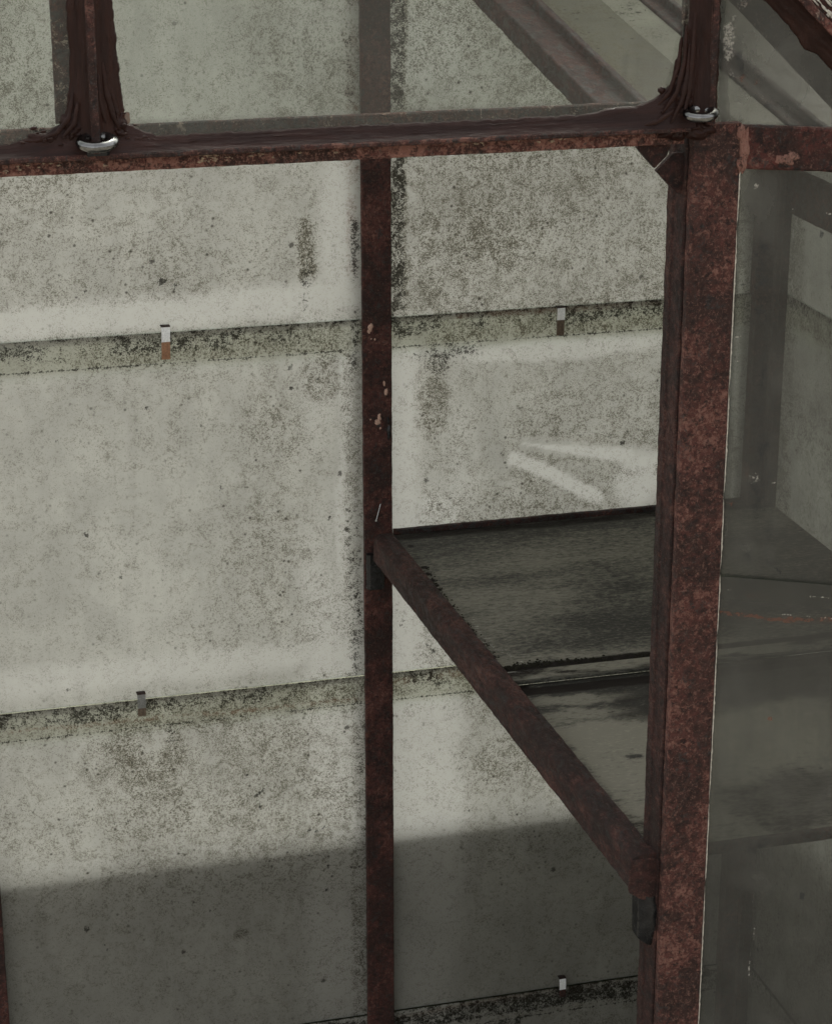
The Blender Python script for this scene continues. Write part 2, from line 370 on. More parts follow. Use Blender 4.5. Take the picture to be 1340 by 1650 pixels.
class Field:
    """stains on a flat face, in metres of that face (h across, v up)"""
    def __init__(s, h, v, seed=1):
        s.h, s.v = h, v; s.c = [np.zeros_like(h) for _ in range(4)]; s.seed = seed
        s.wx = (fbm(h, v, 22, seed + 50) - .5); s.wy = (fbm(h, v, 22, seed + 70) - .5)
        s.fx = (fbm(h, v, 120, seed + 90) - .5); s.fy = (fbm(h, v, 120, seed + 95) - .5)
    def warp(s, k): return s.h + s.wx * k + s.fx * k * .45, s.v + s.wy * k + s.fy * k * .45
    def ell(s, ch, c, rh, rv, amt=1, soft=.5, warp=.02, rot=0.0, lim=None):
        h, v = s.warp(warp); dx, dy = h - c[0], v - c[1]; cr, sr = math.cos(rot), math.sin(rot)
        d = np.sqrt(((dx * cr + dy * sr) / rh) ** 2 + ((-dx * sr + dy * cr) / rv) ** 2)
        s.put(ch, 1 - ss(d, 1 - soft, 1 + soft * .3), amt, lim)
    def rect(s, ch, h0, h1, v0, v1, amt=1, soft=.01, warp=.01, lim=None):
        h, v = s.warp(warp)
        k = ss(h, h0 - soft, h0 + soft) * (1 - ss(h, h1 - soft, h1 + soft)) * ss(v, v0 - soft, v0 + soft) * (1 - ss(v, v1 - soft, v1 + soft))
        s.put(ch, k, amt, lim)
    def line(s, ch, a, b, wdt, amt=1, soft=.5, warp=.004, taper=False):
        h, v = s.warp(warp); ax, ay = a; bx, by = b; L2 = (bx-ax)**2 + (by-ay)**2
        t = np.clip(((h-ax)*(bx-ax) + (v-ay)*(by-ay)) / L2, 0, 1)
        d = np.hypot(h - ax - t*(bx-ax), v - ay - t*(by-ay)) / (wdt * ((1.05 - t) if taper else 1))
        s.put(ch, 1 - ss(d, 1 - soft, 1 + soft), amt)
    def put(s, ch, k, amt, lim=None):
        if amt < 0: s.c[ch] = s.c[ch] * (1 + amt * k)
        else: s.c[ch] = np.maximum(s.c[ch], k * amt)
    def arr(s):
        return np.clip(np.stack(s.c, -1), 0, 1.5)
def set_grime(o, nfront, arr):
    me = o.data; at = me.attributes.new('grime', 'FLOAT_COLOR', 'POINT')
    full = np.zeros((len(me.vertices), 4), np.float32); full[:nfront] = arr.reshape(-1, 4)[:nfront]
    at.data.foreach_set('color', full.ravel())

def pane(name, O, U, W, wd, ht, th, mat_front, paint, parent=None, res=.003, lean=0.0, mat_back=None, bare=0.0):
    """sheet of glass: O lower left corner of its near face, U across, W up; near face is a fine grid that carries the stains"""
    O, U, W = (np.array(a, float) for a in (O, U, W)); Nn = np.cross(U, W)          # Nn points to the near side
    nh, nv = max(2, int(wd / res)), max(2, int(ht / res))
    h = np.linspace(0, wd, nh + 1); v = np.linspace(0, ht, nv + 1); H, Vv = np.meshgrid(h, v)
    P = O + H[..., None] * U + Vv[..., None] * W + (Vv[..., None] / ht * lean) * Nn
    V = P.reshape(-1, 3); nf = len(V)
    idx = np.arange(nf).reshape(nv + 1, nh + 1)
    F = np.stack([idx[:-1, :-1], idx[:-1, 1:], idx[1:, 1:], idx[1:, :-1]], -1).reshape(-1, 4)
    c = [idx[0, 0], idx[0, -1], idx[-1, -1], idx[-1, 0]]
    B = np.array([V[i] - Nn * th for i in c]); V2 = np.vstack([V, B]); b = nf
    Fl = [tuple(f) for f in F]; ns = len(Fl)
    Fl.append((b+3, b+2, b+1, b))
    Fl.append(tuple(idx[0, ::-1]) + (b, b+1)); Fl.append(tuple(idx[-1, :]) + (b+2, b+3))
    Fl.append(tuple(idx[:, 0]) + (b+3, b)); Fl.append(tuple(idx[::-1, -1]) + (b+1, b+2))
    o = mesh(name, V2, Fl, [mat_front, mat_back or M['clear'], M['tucked']], parent, slots=[2 if (i // nh + 1) * ht / nv <= bare else 0 for i in range(ns)] + [1] * 5)   # bare: the tucked-in strip was never whitewashed
    set_grime(o, nf, paint(V.reshape(-1, 3)))
    return o

# ================================================================== THE SETTING
g = mesh('ground', [(-60, -60, 0), (60, -60, 0), (60, 60, 0), (-60, 60, 0)], [(0, 1, 2, 3)], M['ground'], origin=(0, 0, 0)); tag(g, kind='structure')

# ================================================================== BACK WALL
def WB(x, y): p = onY(x, y, YB); return (p[0], p[2])
K = 1 / 1300.0
LAP = 0.035
def paint_back(col, row):
    def f(V):
        F_ = Field(V[:, 0], V[:, 2], 3 + row)
        h, v = V[:, 0], V[:, 2]
        big = fbm(h, v, 5.5, 11 + row * 3 + col, 4); med = fbm(h, v, 16, 31 + row, 4)
        base = (.30, .62)[col] if row == 0 else (.22, .40)[col] if row == 1 else (.42, .42)[col] if row == 2 else .3
        F_.c[0] = np.clip(base + (big - .5) * .85 + (med - .5) * .5 + (.06 if col else .02), 0, 1.1)
        E, Rr, L = F_.ell, F_.rect, F_.line
        zt = (9, 1.35, .90, .42)[row]
        for (a_, b_, q_) in ((.535, .600, .8), (.612, .70, .85)):      # bright glass sheen beside the bar, painted into the wash
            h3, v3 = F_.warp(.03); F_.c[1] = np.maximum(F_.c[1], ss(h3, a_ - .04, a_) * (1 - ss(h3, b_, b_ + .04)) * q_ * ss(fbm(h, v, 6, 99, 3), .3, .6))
        F_.c[0] = F_.c[0] + .12 * ss(.38 - h, 0, .25)  # darker to the left: light falloff painted as extra algae
        if row > 0:          # algae caught in the lap
            Rr(0, 0, 2, zt - LAP, zt + .01, .85, .0012, .002); Rr(2, 0, 2, zt - LAP, zt - LAP * .5, .30, .006, .01)
            h2, v2 = F_.warp(.012)
            band = ss(v2, zt - .030, zt - .016) * (1 - ss(v2, zt - .006, zt))
            F_.c[3] = np.maximum(F_.c[3], band * np.clip((fbm(h, v, 14, 77 + row) - .38) * 5, 0, 1) * (.9 if row < 3 else 1.1))
            L(3, (0, zt - .0012), (2, zt - .0012), .0015, 1.15, .5, .0006); L(3, (0, zt - LAP - .001), (2, zt - LAP - .001), .0016, .95, .6, .0006)
        if row == 0:
            Rr(0, .60, .6465, 1.2, 2.7, 1.25, .002, .003); Rr(3, .620, .6450, 1.2, 3.2, .80, .003, .005); Rr(2, .62, .6465, 1.2, 3.2, .45, .003, .004); E(3, WB(640, 290), .012, .05, 1.0, .5, .01); E(3, WB(638, 410), .014, .075, .85, .5, .02)
            E(3, WB(640, 80), .010, .06, .9, .5, .02)
            Rr(2, .572, .590, 1.40, 2.4, .75, .003, .006); E(3, WB(572, 400), .008, .045, .8, .6, .01); Rr(3, .574, .585, 1.60, 2.4, .55, .003, .006)
            E(0, WB(493, 420), .014, .065, 1.35, .5, .01); E(3, WB(494, 455), .008, .04, .6, .6, .008); E(0, WB(510, 350), .013, .05, .9, .6, .01)
            E(0, WB(540, 330), .035, .13, -.85, .6, .01); E(1, WB(545, 380), .03, .14, .9, .7, .01)
            # swept clean band above the lap on the left
            L(0, WB(-40, 530), WB(330, 505), .016, -.95, .35, .006); L(0, WB(330, 505), WB(560, 470), .022, -.95, .35, .006)
            L(1, WB(-40, 530), WB(560, 478), .02, .8, .5, .006)
            E(3, WB(262, 454), .0055, .0045, 1.2, .4, .004); E(3, WB(284, 461), .004, .004, 1.1, .4, .004); E(3, WB(137, 471), .003, .003, 1.0, .4, .003)
        if row == 1:
            F_.rect(0, -1, .27, .9, 1.4, -.75, .05, .03)
            if col == 0:
                E(0, WB(520, 610), .035, .045, .85, .5, .02); E(1, WB(560, 600), .014, .09, 1, .5, .008); E(0, WB(560, 600), .016, .09, -.9, .5, .008)
                Rr(3, .572, .590, .9, 1.12, .62, .004, .010); Rr(3, .578, .590, 1.29, 1.36, .9, .004, .01); Rr(0, .566, .592, .88, 1.34, .6, .004, .008)
                L(0, WB(700, 1045), WB(-20, 1110), .018, -.85, .6, .008); L(1, WB(600, 1040), WB(-20, 1110), .018, .6, .6, .008)
                E(0, WB(540, 800), .018, .12, -.8, .6, .01); E(1, WB(555, 850), .012, .16, .9, .6, .01)
                L(0, WB(262, 630), WB(250, 1000), .008, -.7, .6, .012); L(0, WB(305, 660), WB(320, 820), .006, -.7, .6, .012)
                E(0, WB(440, 700), .05, .1, .55, .8, .03); E(0, WB(430, 900), .09, .14, .55, .9, .03)
                for q, s_ in (((268, 918), .009), ((262, 934), .006)): E(3, WB(*q), s_ * .7, s_, .62, .9, .012)
                for q, s_ in (((237, 656), .0035), ((139, 862), .0045), ((357, 787), .003), ((532, 836), .003), ((467, 593), .004), ((468, 626), .004), ((458, 905), .003), ((220, 625), .002), ((90, 712), .003), ((270, 533), .003)): E(3, WB(*q), s_, s_, 1.1, .5, .003)
            else:
                Rr(0, .62, .665, .9, 1.33, -.9, .012, .01); Rr(1, .62, .66, .9, 1.32, 1.0, .012, .01)
                E(3, WB(720, 566), .055, .014, .80, .7, .02); E(3, WB(703, 590), .02, .02, .7, .7, .015); E(0, WB(700, 640), .025, .07, 1.0, .6, .02)
                L(0, WB(1000, 732), WB(850, 715), .010, -.95, .4, .006); L(1, WB(1010, 735), WB(840, 715), .010, 1, .4, .006, True)
                L(0, WB(960, 800), WB(830, 740), .009, -.9, .4, .006); L(1, WB(960, 800), WB(830, 740), .009, 1, .4, .006)
                E(0, WB(1030, 740), .03, .02, -.95, .4, .01); E(0, WB(1030, 790), .04, .025, -.95, .4, .01); E(1, WB(1030, 770), .04, .04, .9, .5, .01)
                E(0, WB(900, 560), .16, .02, -.8, .4, .01); E(1, WB(900, 563), .16, .015, .7, .4, .01)
                E(1, WB(700, 815), .025, .02, 1.2, .6, .01); E(3, WB(1002, 714), .004, .003, 1.2, .4, .004)
                for q in ((595, 1000), (650, 1000), (655, 1012), (690, 1040), (698, 1048), (647, 1010), (640, 985), (700, 1052)): E(3, WB(*q), .0035, .0028, 1.1, .6, .004)
        if row == 2:
            F_.c[0] = F_.c[0] * ss(v, .55, .75) * .9 + .12
            if col == 0:
                E(0, WB(230, 1215), .07, .06, 1.05, .5, .03); E(0, WB(245, 1190), .028, .02, -.7, .9, .03); E(0, WB(430, 1200), .12, .07, .8, .8, .04)
                E(0, WB(300, 1160), .13, .022, .9, .6, .03); E(0, WB(270, 1290), .03, .06, .8, .5, .03, .4)
                L(0, WB(190, 1200), WB(225, 1250), .004, 1.3, .5, .002); E(3, WB(275, 1190), .012, .02, .55, .8, .02)
                L(3, WB(412, 1283), WB(426, 1271), .0018, 1.3, .5, .004); E(3, WB(419, 1300), .0025, .006, 1.3, .5, .003); E(3, WB(397, 1288), .003, .002, 1.2, .5, .003)
                L(3, WB(497, 1338), WB(513, 1341), .0009, 1.3, .5, .002); L(3, WB(513, 1341), WB(526, 1331), .0009, 1.3, .5, .002)
                for q, s_ in (((206, 1325), .0035), ((212, 1334), .003), ((186, 1328), .003), ((170, 1330), .0025), ((149, 1303), .0025), ((138, 1499), .005), ((168, 1523), .004), ((173, 1532), .003), ((396, 1249), .003), ((530, 1395), .005), ((528, 1436), .005), ((500, 1380), .004)): E(3, WB(*q), s_, s_, .95, .6, .004)
                E(0, WB(390, 1505), .012, .010, .8, .6, .01); F_.rect(0, -1, .26, .4, 1.0, -.5, .05, .03); Rr(0, .572, .592, .4, .9, .7, .004, .008); Rr(3, .580, .590, .66, .88, .5, .004, .008)
                E(2, WB(578, 1590), .012, .02, .7, .6, .01)
            else:
                Rr(0, .62, .72, .4, .87, -.8, .012, .01); Rr(1, .62, .68, .68, .87, .7, .014, .01); E(3, WB(749, 1223), .004, .004, .9, .6, .006)
                E(0, WB(830, 1220), .09, .06, .75, .7, .03)
        if row == 3:
            F_.c[0] = F_.c[0] * .5; Rr(3, 0, 2, .388, .419, .62, .004, .006); Rr(3, .6, 2, .390, .402, .95, .003, .010); Rr(2, .62, 1.1, .404, .418, .9, .004, .008)
            Rr(3, .60, 1.1, .400, .416, 1.0, .004, .014); Rr(3, .60, .80, .372, .382, .9, .003, .008)
        # rust red runs along some laps
        if row == 1 and col == 1: L(2, WB(740, 508), WB(1075, 488), .006, .95, .6, .008)
        if row == 1 and col == 0: Rr(2, .55, .590, 1.31, 1.345, .35, .005, .01)
        if row == 2 and col == 0: L(2, WB(10, 1180), WB(585, 1125), .004, .85, .6, .006)
        if row == 2 and col == 1: L(2, WB(640, 1100), WB(745, 1082), .010, .85, .7, .010); E(3, WB(715, 1103), .02, .005, .8, .6, .01)
        if row == 3: L(2, WB(640, 1638), WB(1035, 1568), .005, 1.0, .7, .008)
        return F_.arr()
    return f
bw = thing('rear_glazed_wall', (.606, YB, 0), 'rear greenhouse wall of whitewashed, mould-speckled overlapping panes between rusty bars', 'glazed wall')
cols = [(.1225, .6005), (.6115, 1.090)]
rows = [(3.11, 2.665), (2.70, 2.225), (2.26, 1.765), (1.80, 1.315), (1.35, .865), (.90, .385), (.42, .02)]  # topmost rows are out of view, added to block direct sun
for ci, (x0, x1) in enumerate(cols):
    for ri, (zt, zb) in enumerate(rows):
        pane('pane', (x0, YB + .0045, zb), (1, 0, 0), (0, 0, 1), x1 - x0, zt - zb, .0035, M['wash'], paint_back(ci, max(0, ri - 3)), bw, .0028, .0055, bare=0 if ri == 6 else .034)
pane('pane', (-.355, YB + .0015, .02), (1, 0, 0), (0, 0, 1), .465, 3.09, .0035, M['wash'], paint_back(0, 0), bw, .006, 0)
# bars
def tbar(x, wface, matf, seed):
    m = join([sweep([(-wface / 2, 0), (wface / 2, 0), (wface / 2, .007), (-wface / 2, .007)], (x, YB - .016, 0.02), (x, YB - .016, 3.12), (1, 0, 0), (0, 1, 0), .0035, .0007, 240, seed)])
    o = mesh('glazing_bar', *m, matf, bw, True)
    m = sweep([(-.004, 0), (.004, 0), (.004, .055), (-.004, .055)], (x, YB - .0092, .02), (x, YB - .0092, 3.12), (1, 0, 0), (0, 1, 0), .02, .0002)
    mesh('web', *m, M['dark'], o)
    return o
tbar(.606, .0345, M['bar'], 3.0)
tbar(.1175, .0345, M['bar'], 8.0)
# small scabs of flaked paint and a lump on the bar's right edge
def scab(name, c, rx, rz, th, mat, parent, seed, ny=(0, -1, 0), ux=(1, 0, 0), wz=(0, 0, 1), n=20, rings=4, rough=.45):
    c, ny, ux, wz = (np.array(a, float) for a in (c, ny, ux, wz))
    V = [c + ny * th]; F = []
    for r in range(1, rings + 1):
        t = r / rings
        for k in range(n):
            a = 2 * math.pi * k / n
            rr = 1 + rough * noise.noise(Vector((math.cos(a) * 1.7 + seed, math.sin(a) * 1.7, seed * 2)))
            p = c + ux * math.cos(a) * rx * t * rr + wz * math.sin(a) * rz * t * rr
            hgt = th * (1 - t ** 3) * (1 + .4 * nz(p, 400, seed)) if r < rings else -.0004
            V.append(p + ny * hgt)
    for k in range(n): F.append((0, 1 + k, 1 + (k + 1) % n))
    for r in range(rings - 1):
        for k in range(n):
            a, b = 1 + r * n + k, 1 + r * n + (k + 1) % n
            F.append((a, a + n, b + n, b))
    return V, F
yb = YB - .0162
sc_list = []
for (px, py, rx, rz) in ((597, 527, .0030, .0050), (594, 534, .002, .003), (619, 618, .0014, .003), (622, 632, .0022, .0045), (611, 673, .003, .005), (608, 680, .004, .004), (613, 690, .0015, .0015), (597, 676, .001, .001), (604, 547, .001, .0015), (598, 546, .001, .001)):
    sc_list.append(scab('', onY(px, py, yb), rx, rz, .0006, None, None, px * .1))
mesh('paint_flake', *join(sc_list), plain('pink_primer', (.46, .30, .23), .7, 0, .25, 600), bw)
mesh('rust_blister', *join([scab('', onY(626, 697, yb + .002), .003, .011, .004, None, None, 4), scab('', onY(625, 677, yb + .002), .002, .006, .003, None, None, 6)]), M['lug'], bw, True)

# corner post of the rear wall, reaching the return wall
cp = sweep([(1.077, YB - .018), (1.096, YB - .018), (1.096, YB - .028), (1.102, YB - .028), (1.102, YB - .018), (1.117, YB - .018), (1.117, YB + .02), (1.077, YB + .02)],
           (0, 0, .02), (0, 0, 3.12), (1, 0, 0), (0, 1, 0), .005, .0006, 200, 4.0)
cpo = thing('corner_post', (1.1, YB, 0), 'dark stained iron corner upright at the back right, behind the right-hand glass', 'iron post')
mesh('post_body', *cp, rust('dirty_corner_iron', .35, .9, .30, .55, .9, .9), cpo, True)

# clips: a zinc tongue hooked over the lower pane's top edge, copper tail seen below it
def clip(px, py, w_, h1, h2, m1, m2, label, tilt=0.0):
    p = onY(px, py, YB - .004); t = thing('glazing_clip', (p[0], YB - .004, p[2]), label, 'glazing clip', 'metal clips hooked over the lapped panes of the rear wall')
    x, z = p[0], p[2]; y = YB - .0035
    def strip(z0, z1, proud, sk=0):
        V, F = [], []
        n = 6
        for i in range(n + 1):
            zz = z0 + (z1 - z0) * i / n; bow = .0005 * math.sin(math.pi * i / n)
            for (dx, dy) in ((-w_/2, 0), (w_/2, 0), (w_/2, .0007), (-w_/2, .0007)):
                V.append((x + dx + sk * (zz - z), y - proud - bow + dy, zz))
        for i in range(n):
            for k in range(4):
                a, b = i * 4 + k, i * 4 + (k + 1) % 4; F.append((a, b, b + 4, a + 4))
        F += [(3, 2, 1, 0), tuple(n * 4 + k for k in range(4))]
        return V, F
    hook = box((x - w_/2 - .0003, y - .0012, z), (x + w_/2 + .0003, y + .008, z + .0009))
    mesh('tongue', *join([strip(z - h1, z, .0008, tilt)]), m1, t)
    mesh('hook', *hook, M['dark'], t)
    mesh('tail', *strip(z - h1 - h2, z - h1 - .0002, .0002, tilt), m2, t)
clip(267, 527, .0098, .0175, .0205, M['clip'], M['copper'], 'bright zinc clip with an orange copper tail, upper left lap of the rear wall', .02)
clip(904, 496, .0095, .0148, .0190, M['clip'], M['brown'], 'bright zinc clip with a brown tail, upper right lap between rear bar and rusty post', .02)
clip(228, 1119, .0098, .0180, .0105, M['clip_old'], M['brown'], 'dull scratched zinc clip on the middle lap, left half of the rear wall')
clip(906, 1577, .0088, .0165, .0120, M['clip'], M['dark'], 'shiny white clip on the lowest dirty lap beside the foot of the rusty post', -.02)

# plinth wall outside, against the lower panes
pl = mesh('plinth_wall', *join([box((-.36, YB + .018, 0), (1.28, YB + .15, .689)), box((XR + .018, 1.15, 0), (XR + .15, YB + .017, .689))]), M['plinth'], origin=(.5, YB + .07, 0))
tag(pl, 'dark low plinth wall showing through the lower third of the rear panes', 'plinth wall')

# ================================================================== RETURN WALL (right)
rw = thing('side_glazed_wall', (XR, 2.0, 0), 'grey glazed side wall running towards the viewer behind the right-hand glass', 'glazed wall')
def WX(x, y): p = onX(x, y, XR); return (p[1], p[2])
def paint_side(row):
    def f(V):
        F_ = Field(V[:, 1], V[:, 2], 23 + row); h, v = V[:, 1], V[:, 2]
        F_.c[0] = np.clip(.28 + (fbm(h, v, 9, 5 + row) - .5) * 1.2, 0, 1)
        zt = (9, 1.35, .90, .42)[row]
        if row: F_.rect(0, 0, 3, zt - LAP, zt + .01, .75, .003, .006); F_.line(3, (0, zt - .001), (3, zt - .001), .003, .8, .6, .002); F_.rect(3, 2.37, 2.46, zt - .018, zt, .75, .006, .01)
        F_.rect(0, 2.40, 2.46, .5, 1.45, .9, .015, .01)
        return F_.arr()
    return f
for ri, (zt, zb) in enumerate(rows[3:]):
    pane('pane', (XR + .0045, 2.470, zb), (0, -1, 0), (0, 0, 1), 1.10, min(zt, 1.475) - zb, .0035, M['wash_r'], paint_side(ri), rw, .004, .0055, bare=.034 if ri < 3 else 0)
mesh('top_rail', *sweep([(0, 0), (.012, 0), (.012, .052), (0, .052)], (XR - .010, 1.37, 1.452), (XR - .010, 2.431, 1.452), (1, 0, 0), (0, 0, 1), .006, .0008, 160, 2.2), M['dark'], rw, True)
pane('pane', (XR + .0045, 2.470, 1.498), (0, -1, 0), (0, 0, 1), 1.10, .218, .0035, M['wash_r'], paint_side(0), rw, .006, 0)

# ================================================================== SHELF (two lapped dark panes) and its brace
shelf = thing('glass_shelf', (.87, 2.0, ZS), 'dark streaked glass shelf of two lapped sheets between the rear wall and the rusty post', 'shelf')
def SZ(x, y): p = onZ(x, y, ZS); return (p[0], p[1])
def paint_shelf(k):
    def f(V):
        h, v = V[:, 0], V[:, 1]; F_ = Field(h, v, 41 + k)
        F_.c[0] = np.clip(.50 + (fbm(h * .35, v, 10, 7 + k) - .5) * 1.5, 0, 1)
        E, Rr, L = F_.ell, F_.rect, F_.line
        if k == 0:
            L(3, (.62, 2.428), (1.2, 2.428), .012, .85, .6, .01); L(3, SZ(700, 850), SZ(690, 850), .02, .6)
            L(0, (.62, 2.40), (1.2, 2.40), .02, .2); E(3, SZ(735, 855), .06, .015, .8, .6, .012)
            for q in ((662, 880), (683, 915), (690, 925), (697, 935), (703, 943), (708, 950), (735, 990), (742, 1000), (750, 1008), (757, 1017), (762, 1024), (770, 1032), (778, 1040), (785, 1050), (792, 1058)):
                E(3, SZ(*q), .006, .007, 1.15, .7, .006)
            L(1, SZ(728, 985), SZ(830, 1068), .009, .50, .9, .02); E(1, SZ(766, 1000), .014, .012, .42, .8, .02); L(3, SZ(660, 870), SZ(700, 960), .008, .35, .7, .01)
            L(3, (.62, 2.016), (1.2, 2.012), .010, 1.15, .6, .008)
            E(3, SZ(640, 865), .02, .02, .6, .8, .01)
        elif k == 1:
            Rr(3, .62, 1.2, 1.955, 1.975, 1.0, .003, .005)
            h2, v2 = F_.warp(.03); F_.c[0] = np.clip(F_.c[0] + .5, 0, 1.2) * (1 - ss(v2, 1.86, 1.90)) + .05 * ss(v2, 1.86, 1.90); F_.c[3] = np.maximum(F_.c[3], ss(v2, 1.875, 1.90) * .30)
            E(0, SZ(940, 1120), .07, .016, .75, .6, .03); E(0, SZ(900, 1150), .09, .02, .75, .5, .03)
            E(3, SZ(1030, 1330), .04, .045, .65, .8, .03); E(3, SZ(835, 1105), .02, .02, 1.0, .6, .015)
            L(3, SZ(880, 1140), SZ(1020, 1320), .006, .25, .8, .01); L(0, SZ(900, 1180), SZ(1000, 1300), .006, -.4, .7, .02)
            E(0, SZ(1022, 1213), .010, .006, -.8, .4, .004); F_.rect(3, .735, 1.2, 1.605, 1.735, .80, .025, .05); F_.rect(3, .70, 1.2, 1.86, 1.985, .62, .02, .03); E(1, SZ(1310, 1355), .02, .006, .5, .7, .02)
        else:
            F_.c[3] = np.clip((fbm(h * .4, v, 60, 9) - .35) * 2.5, 0, .9)
            E(1, SZ(830, 1087), .03, .004, 1.3, .5, .003)
        return F_.arr()
    return f
def shelf_pane(y0, y1, z, k, x0=.6210):
    return pane('sheet', (x0, y0, z), (1, 0, 0), (0, 1, 0), 1.109 - x0, y1 - y0, .005, M['slate'], paint_shelf(k), shelf, .0028, 0, M['slate'])
shelf_pane(2.000, 2.4475, ZS, 0); shelf_pane(1.612, 1.984, ZS - .004, 1); shelf_pane(1.980, 2.003, ZS + .0035, 2)
mesh('rear_lip', *sweep([(0, 0), (.006, 0), (.006, .007), (0, .007)], (.626, YB - .0125, ZS), (1.075, YB - .0125, ZS), (0, 1, 0), (0, 0, 1), .004, .0006, 300, 6), M['dark'], shelf, True)
mesh('front_edge', *sweep([(0, 0), (.007, 0), (.007, .010), (0, .010)], (.68, 1.604, ZS - .009), (1.109, 1.604, ZS - .009), (0, 1, 0), (0, 0, 1), .004, .0006, 300, 6), M['dark'], shelf, True)
# moss and scale tufts along the brace and the laps of the shelf
def tufts(pts, n, size, z, seed):
    rnd = random.Random(seed); parts = []
    for _ in range(n):
        i = rnd.randrange(len(pts) - 1); a, b = np.array(pts[i]), np.array(pts[i + 1]); t = rnd.random()
        p = a + (b - a) * t + np.array([rnd.gauss(0, .0028), rnd.gauss(0, .0035)]); s = size * rnd.uniform(.4, 1.3)
        c = np.array([p[0], p[1], z]); V = []
        for k in range(6):
            an = 2 * math.pi * k / 6 + rnd.random(); V.append(c + np.array([math.cos(an) * s * rnd.uniform(.6, 1.5), math.sin(an) * s * rnd.uniform(.5, 1.2), -.0003]))
        V.append(c + np.array([0, 0, s * rnd.uniform(.4, .9)]))
        parts.append((V, [(k, (k + 1) % 6, 6) for k in range(6)]))
    return join(parts)
tf = mesh('moss', *join([tufts([SZ(684, 910), SZ(712, 960), SZ(742, 995), SZ(800, 1062)], 170, .0016, ZS, 3), tufts([SZ(700, 853), SZ(1060, 828)], 60, .0011, ZS, 4), tufts([SZ(815, 1078), SZ(870, 1070), SZ(1050, 1056)], 200, .0018, ZS + .001, 5)]), M['moss'], shelf); tag(tf, kind='stuff')

brace = thing('angle_brace', (.607, YB - .02, ZS), 'rusty angle-iron brace running forward from the rear bar to the front post', 'iron brace')
b0, b1 = np.array([.6085, YB - .030, 1.0925]), np.array([.6272, 1.587, 1.0925])
prof = [(-.0135, -.0305), (-.0100, -.0305), (-.0085, -.006), (-.0035, -.0045), (.0110, -.0035), (.0110, .0015), (-.006, .002), (-.0125, -.002)]
mesh('angle_bar', *sweep(prof, b0, b1, (1, 0, 0), (0, 0, 1), .003, .0009, 230, 2.0, .0012, .003, cut0=lambda q: .03 * max(0, -q[1] / .0335) - .0), M['brace'], brace, True)
# rear lug (behind the brace head) and front lug on the post
pa = onY(588, 892, YB - .02); 
lugV, lugF = sweep([(-.0160, -.002), (.004, -.003), (.006, .006), (-.0160, .010)], (.606, YB - .024, 1.022), (.606, YB - .024, 1.066), (1, 0, 0), (0, 1, 0), .003, .0008, 260, 3, .003)
mesh('rear_lug', lugV, lugF, M['lug'], brace, True)
fl = [(-.0205, 1.066), (-.0200, 1.050), (-.0190, 1.012), (-.0085, 1.003), (.006, 1.003), (.006, 1.066)]
def plate(outline, y0, y1, x0, step=.0025, jit=.0006, seed=1, bulge=.0):
    """outline (x,z) on the front, thickness y0..y1, gently domed front"""
    V, F = [], []; n = 0
    P = refine(chamfer([(x0 + a, b) for a, b in outline], .0015), step); m = len(P); c = np.mean(P, axis=0)
    rings = [1.0, .97, .85, .6, .3]
    for i, r in enumerate(rings):
        for q in P:
            p = c + (np.array(q) - c) * r; dome = bulge * (1 - r ** 2)
            b = np.array([p[0], y0 - dome + (.001 if i == 0 else 0), p[1]]); V.append(b + np.array([nz(b, 200, seed), nz(b, 200, seed + 3), nz(b, 200, seed + 6)]) * jit)
    for q in P: V.append(np.array([q[0], y1, q[1]]))
    for i in range(len(rings) - 1):
        for k in range(m): F.append((i*m+k, i*m+(k+1) % m, (i+1)*m+(k+1) % m, (i+1)*m+k))
    F.append(tuple((len(rings)-1)*m + k for k in range(m)))
    bb = len(rings) * m
    for k in range(m): F.append((k, bb+k, bb+(k+1) % m, (k+1) % m))
    return V, F
mesh('front_lug', *plate(fl, 1.5895, 1.603, .6425, bulge=.006), M['lug'], brace, True)
ep = [(-.0145, 1.0605), (-.0145, 1.0905), (.0105, 1.0905), (.0105, 1.046), (-.0035, 1.052)]
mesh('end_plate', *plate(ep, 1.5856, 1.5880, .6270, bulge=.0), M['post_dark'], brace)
nail = np.array(onY(613, 812, YB - .018)), np.array(onY(605, 838, YB - .020))
mesh('wire_pin', *join([sweep([(-.0005, -.0005), (.0005, -.0005), (.0005, .0005), (-.0005, .0005)], nail[0], nail[1] + np.array([0, -.003, 0]), (1, 0, 0), (0, 1, 0), .004, .0001), scab('', nail[1] + np.array([0, -.003, 0]), .0014, .0014, .001, None, None, 3)]), M['wire'], brace, True)

# ================================================================== FRONT POST
post = thing('front_post', (.658, YN, 0), 'thick rusty red-brown iron post with chipped pale edge, right of centre', 'iron post')
ztop = 1.7155
def edge_cut(q): return 0
front = sweep([(.6385, 1.5740), (.6775, 1.5740), (.6775, 1.5830), (.6385, 1.5830)], (0, 0, 0), (0, 0, ztop), (1, 0, 0), (0, 1, 0), .0032, .0008, 220, 5.0, .0012, .0035)
mesh('front_plate', *front, M['post'], post, True)
side = sweep([(.6372, 1.5838), (.6640, 1.5838), (.6640, 1.6150), (.6350, 1.6150), (.6350, 1.6030), (.6362, 1.6020), (.6362, 1.5930)], (0, 0, 0), (0, 0, 1.7095), (1, 0, 0), (0, 1, 0), .0032, .0008, 220, 7.0, .0010, .0035)
mesh('side_plate', *side, M['post_dark'], post, True)
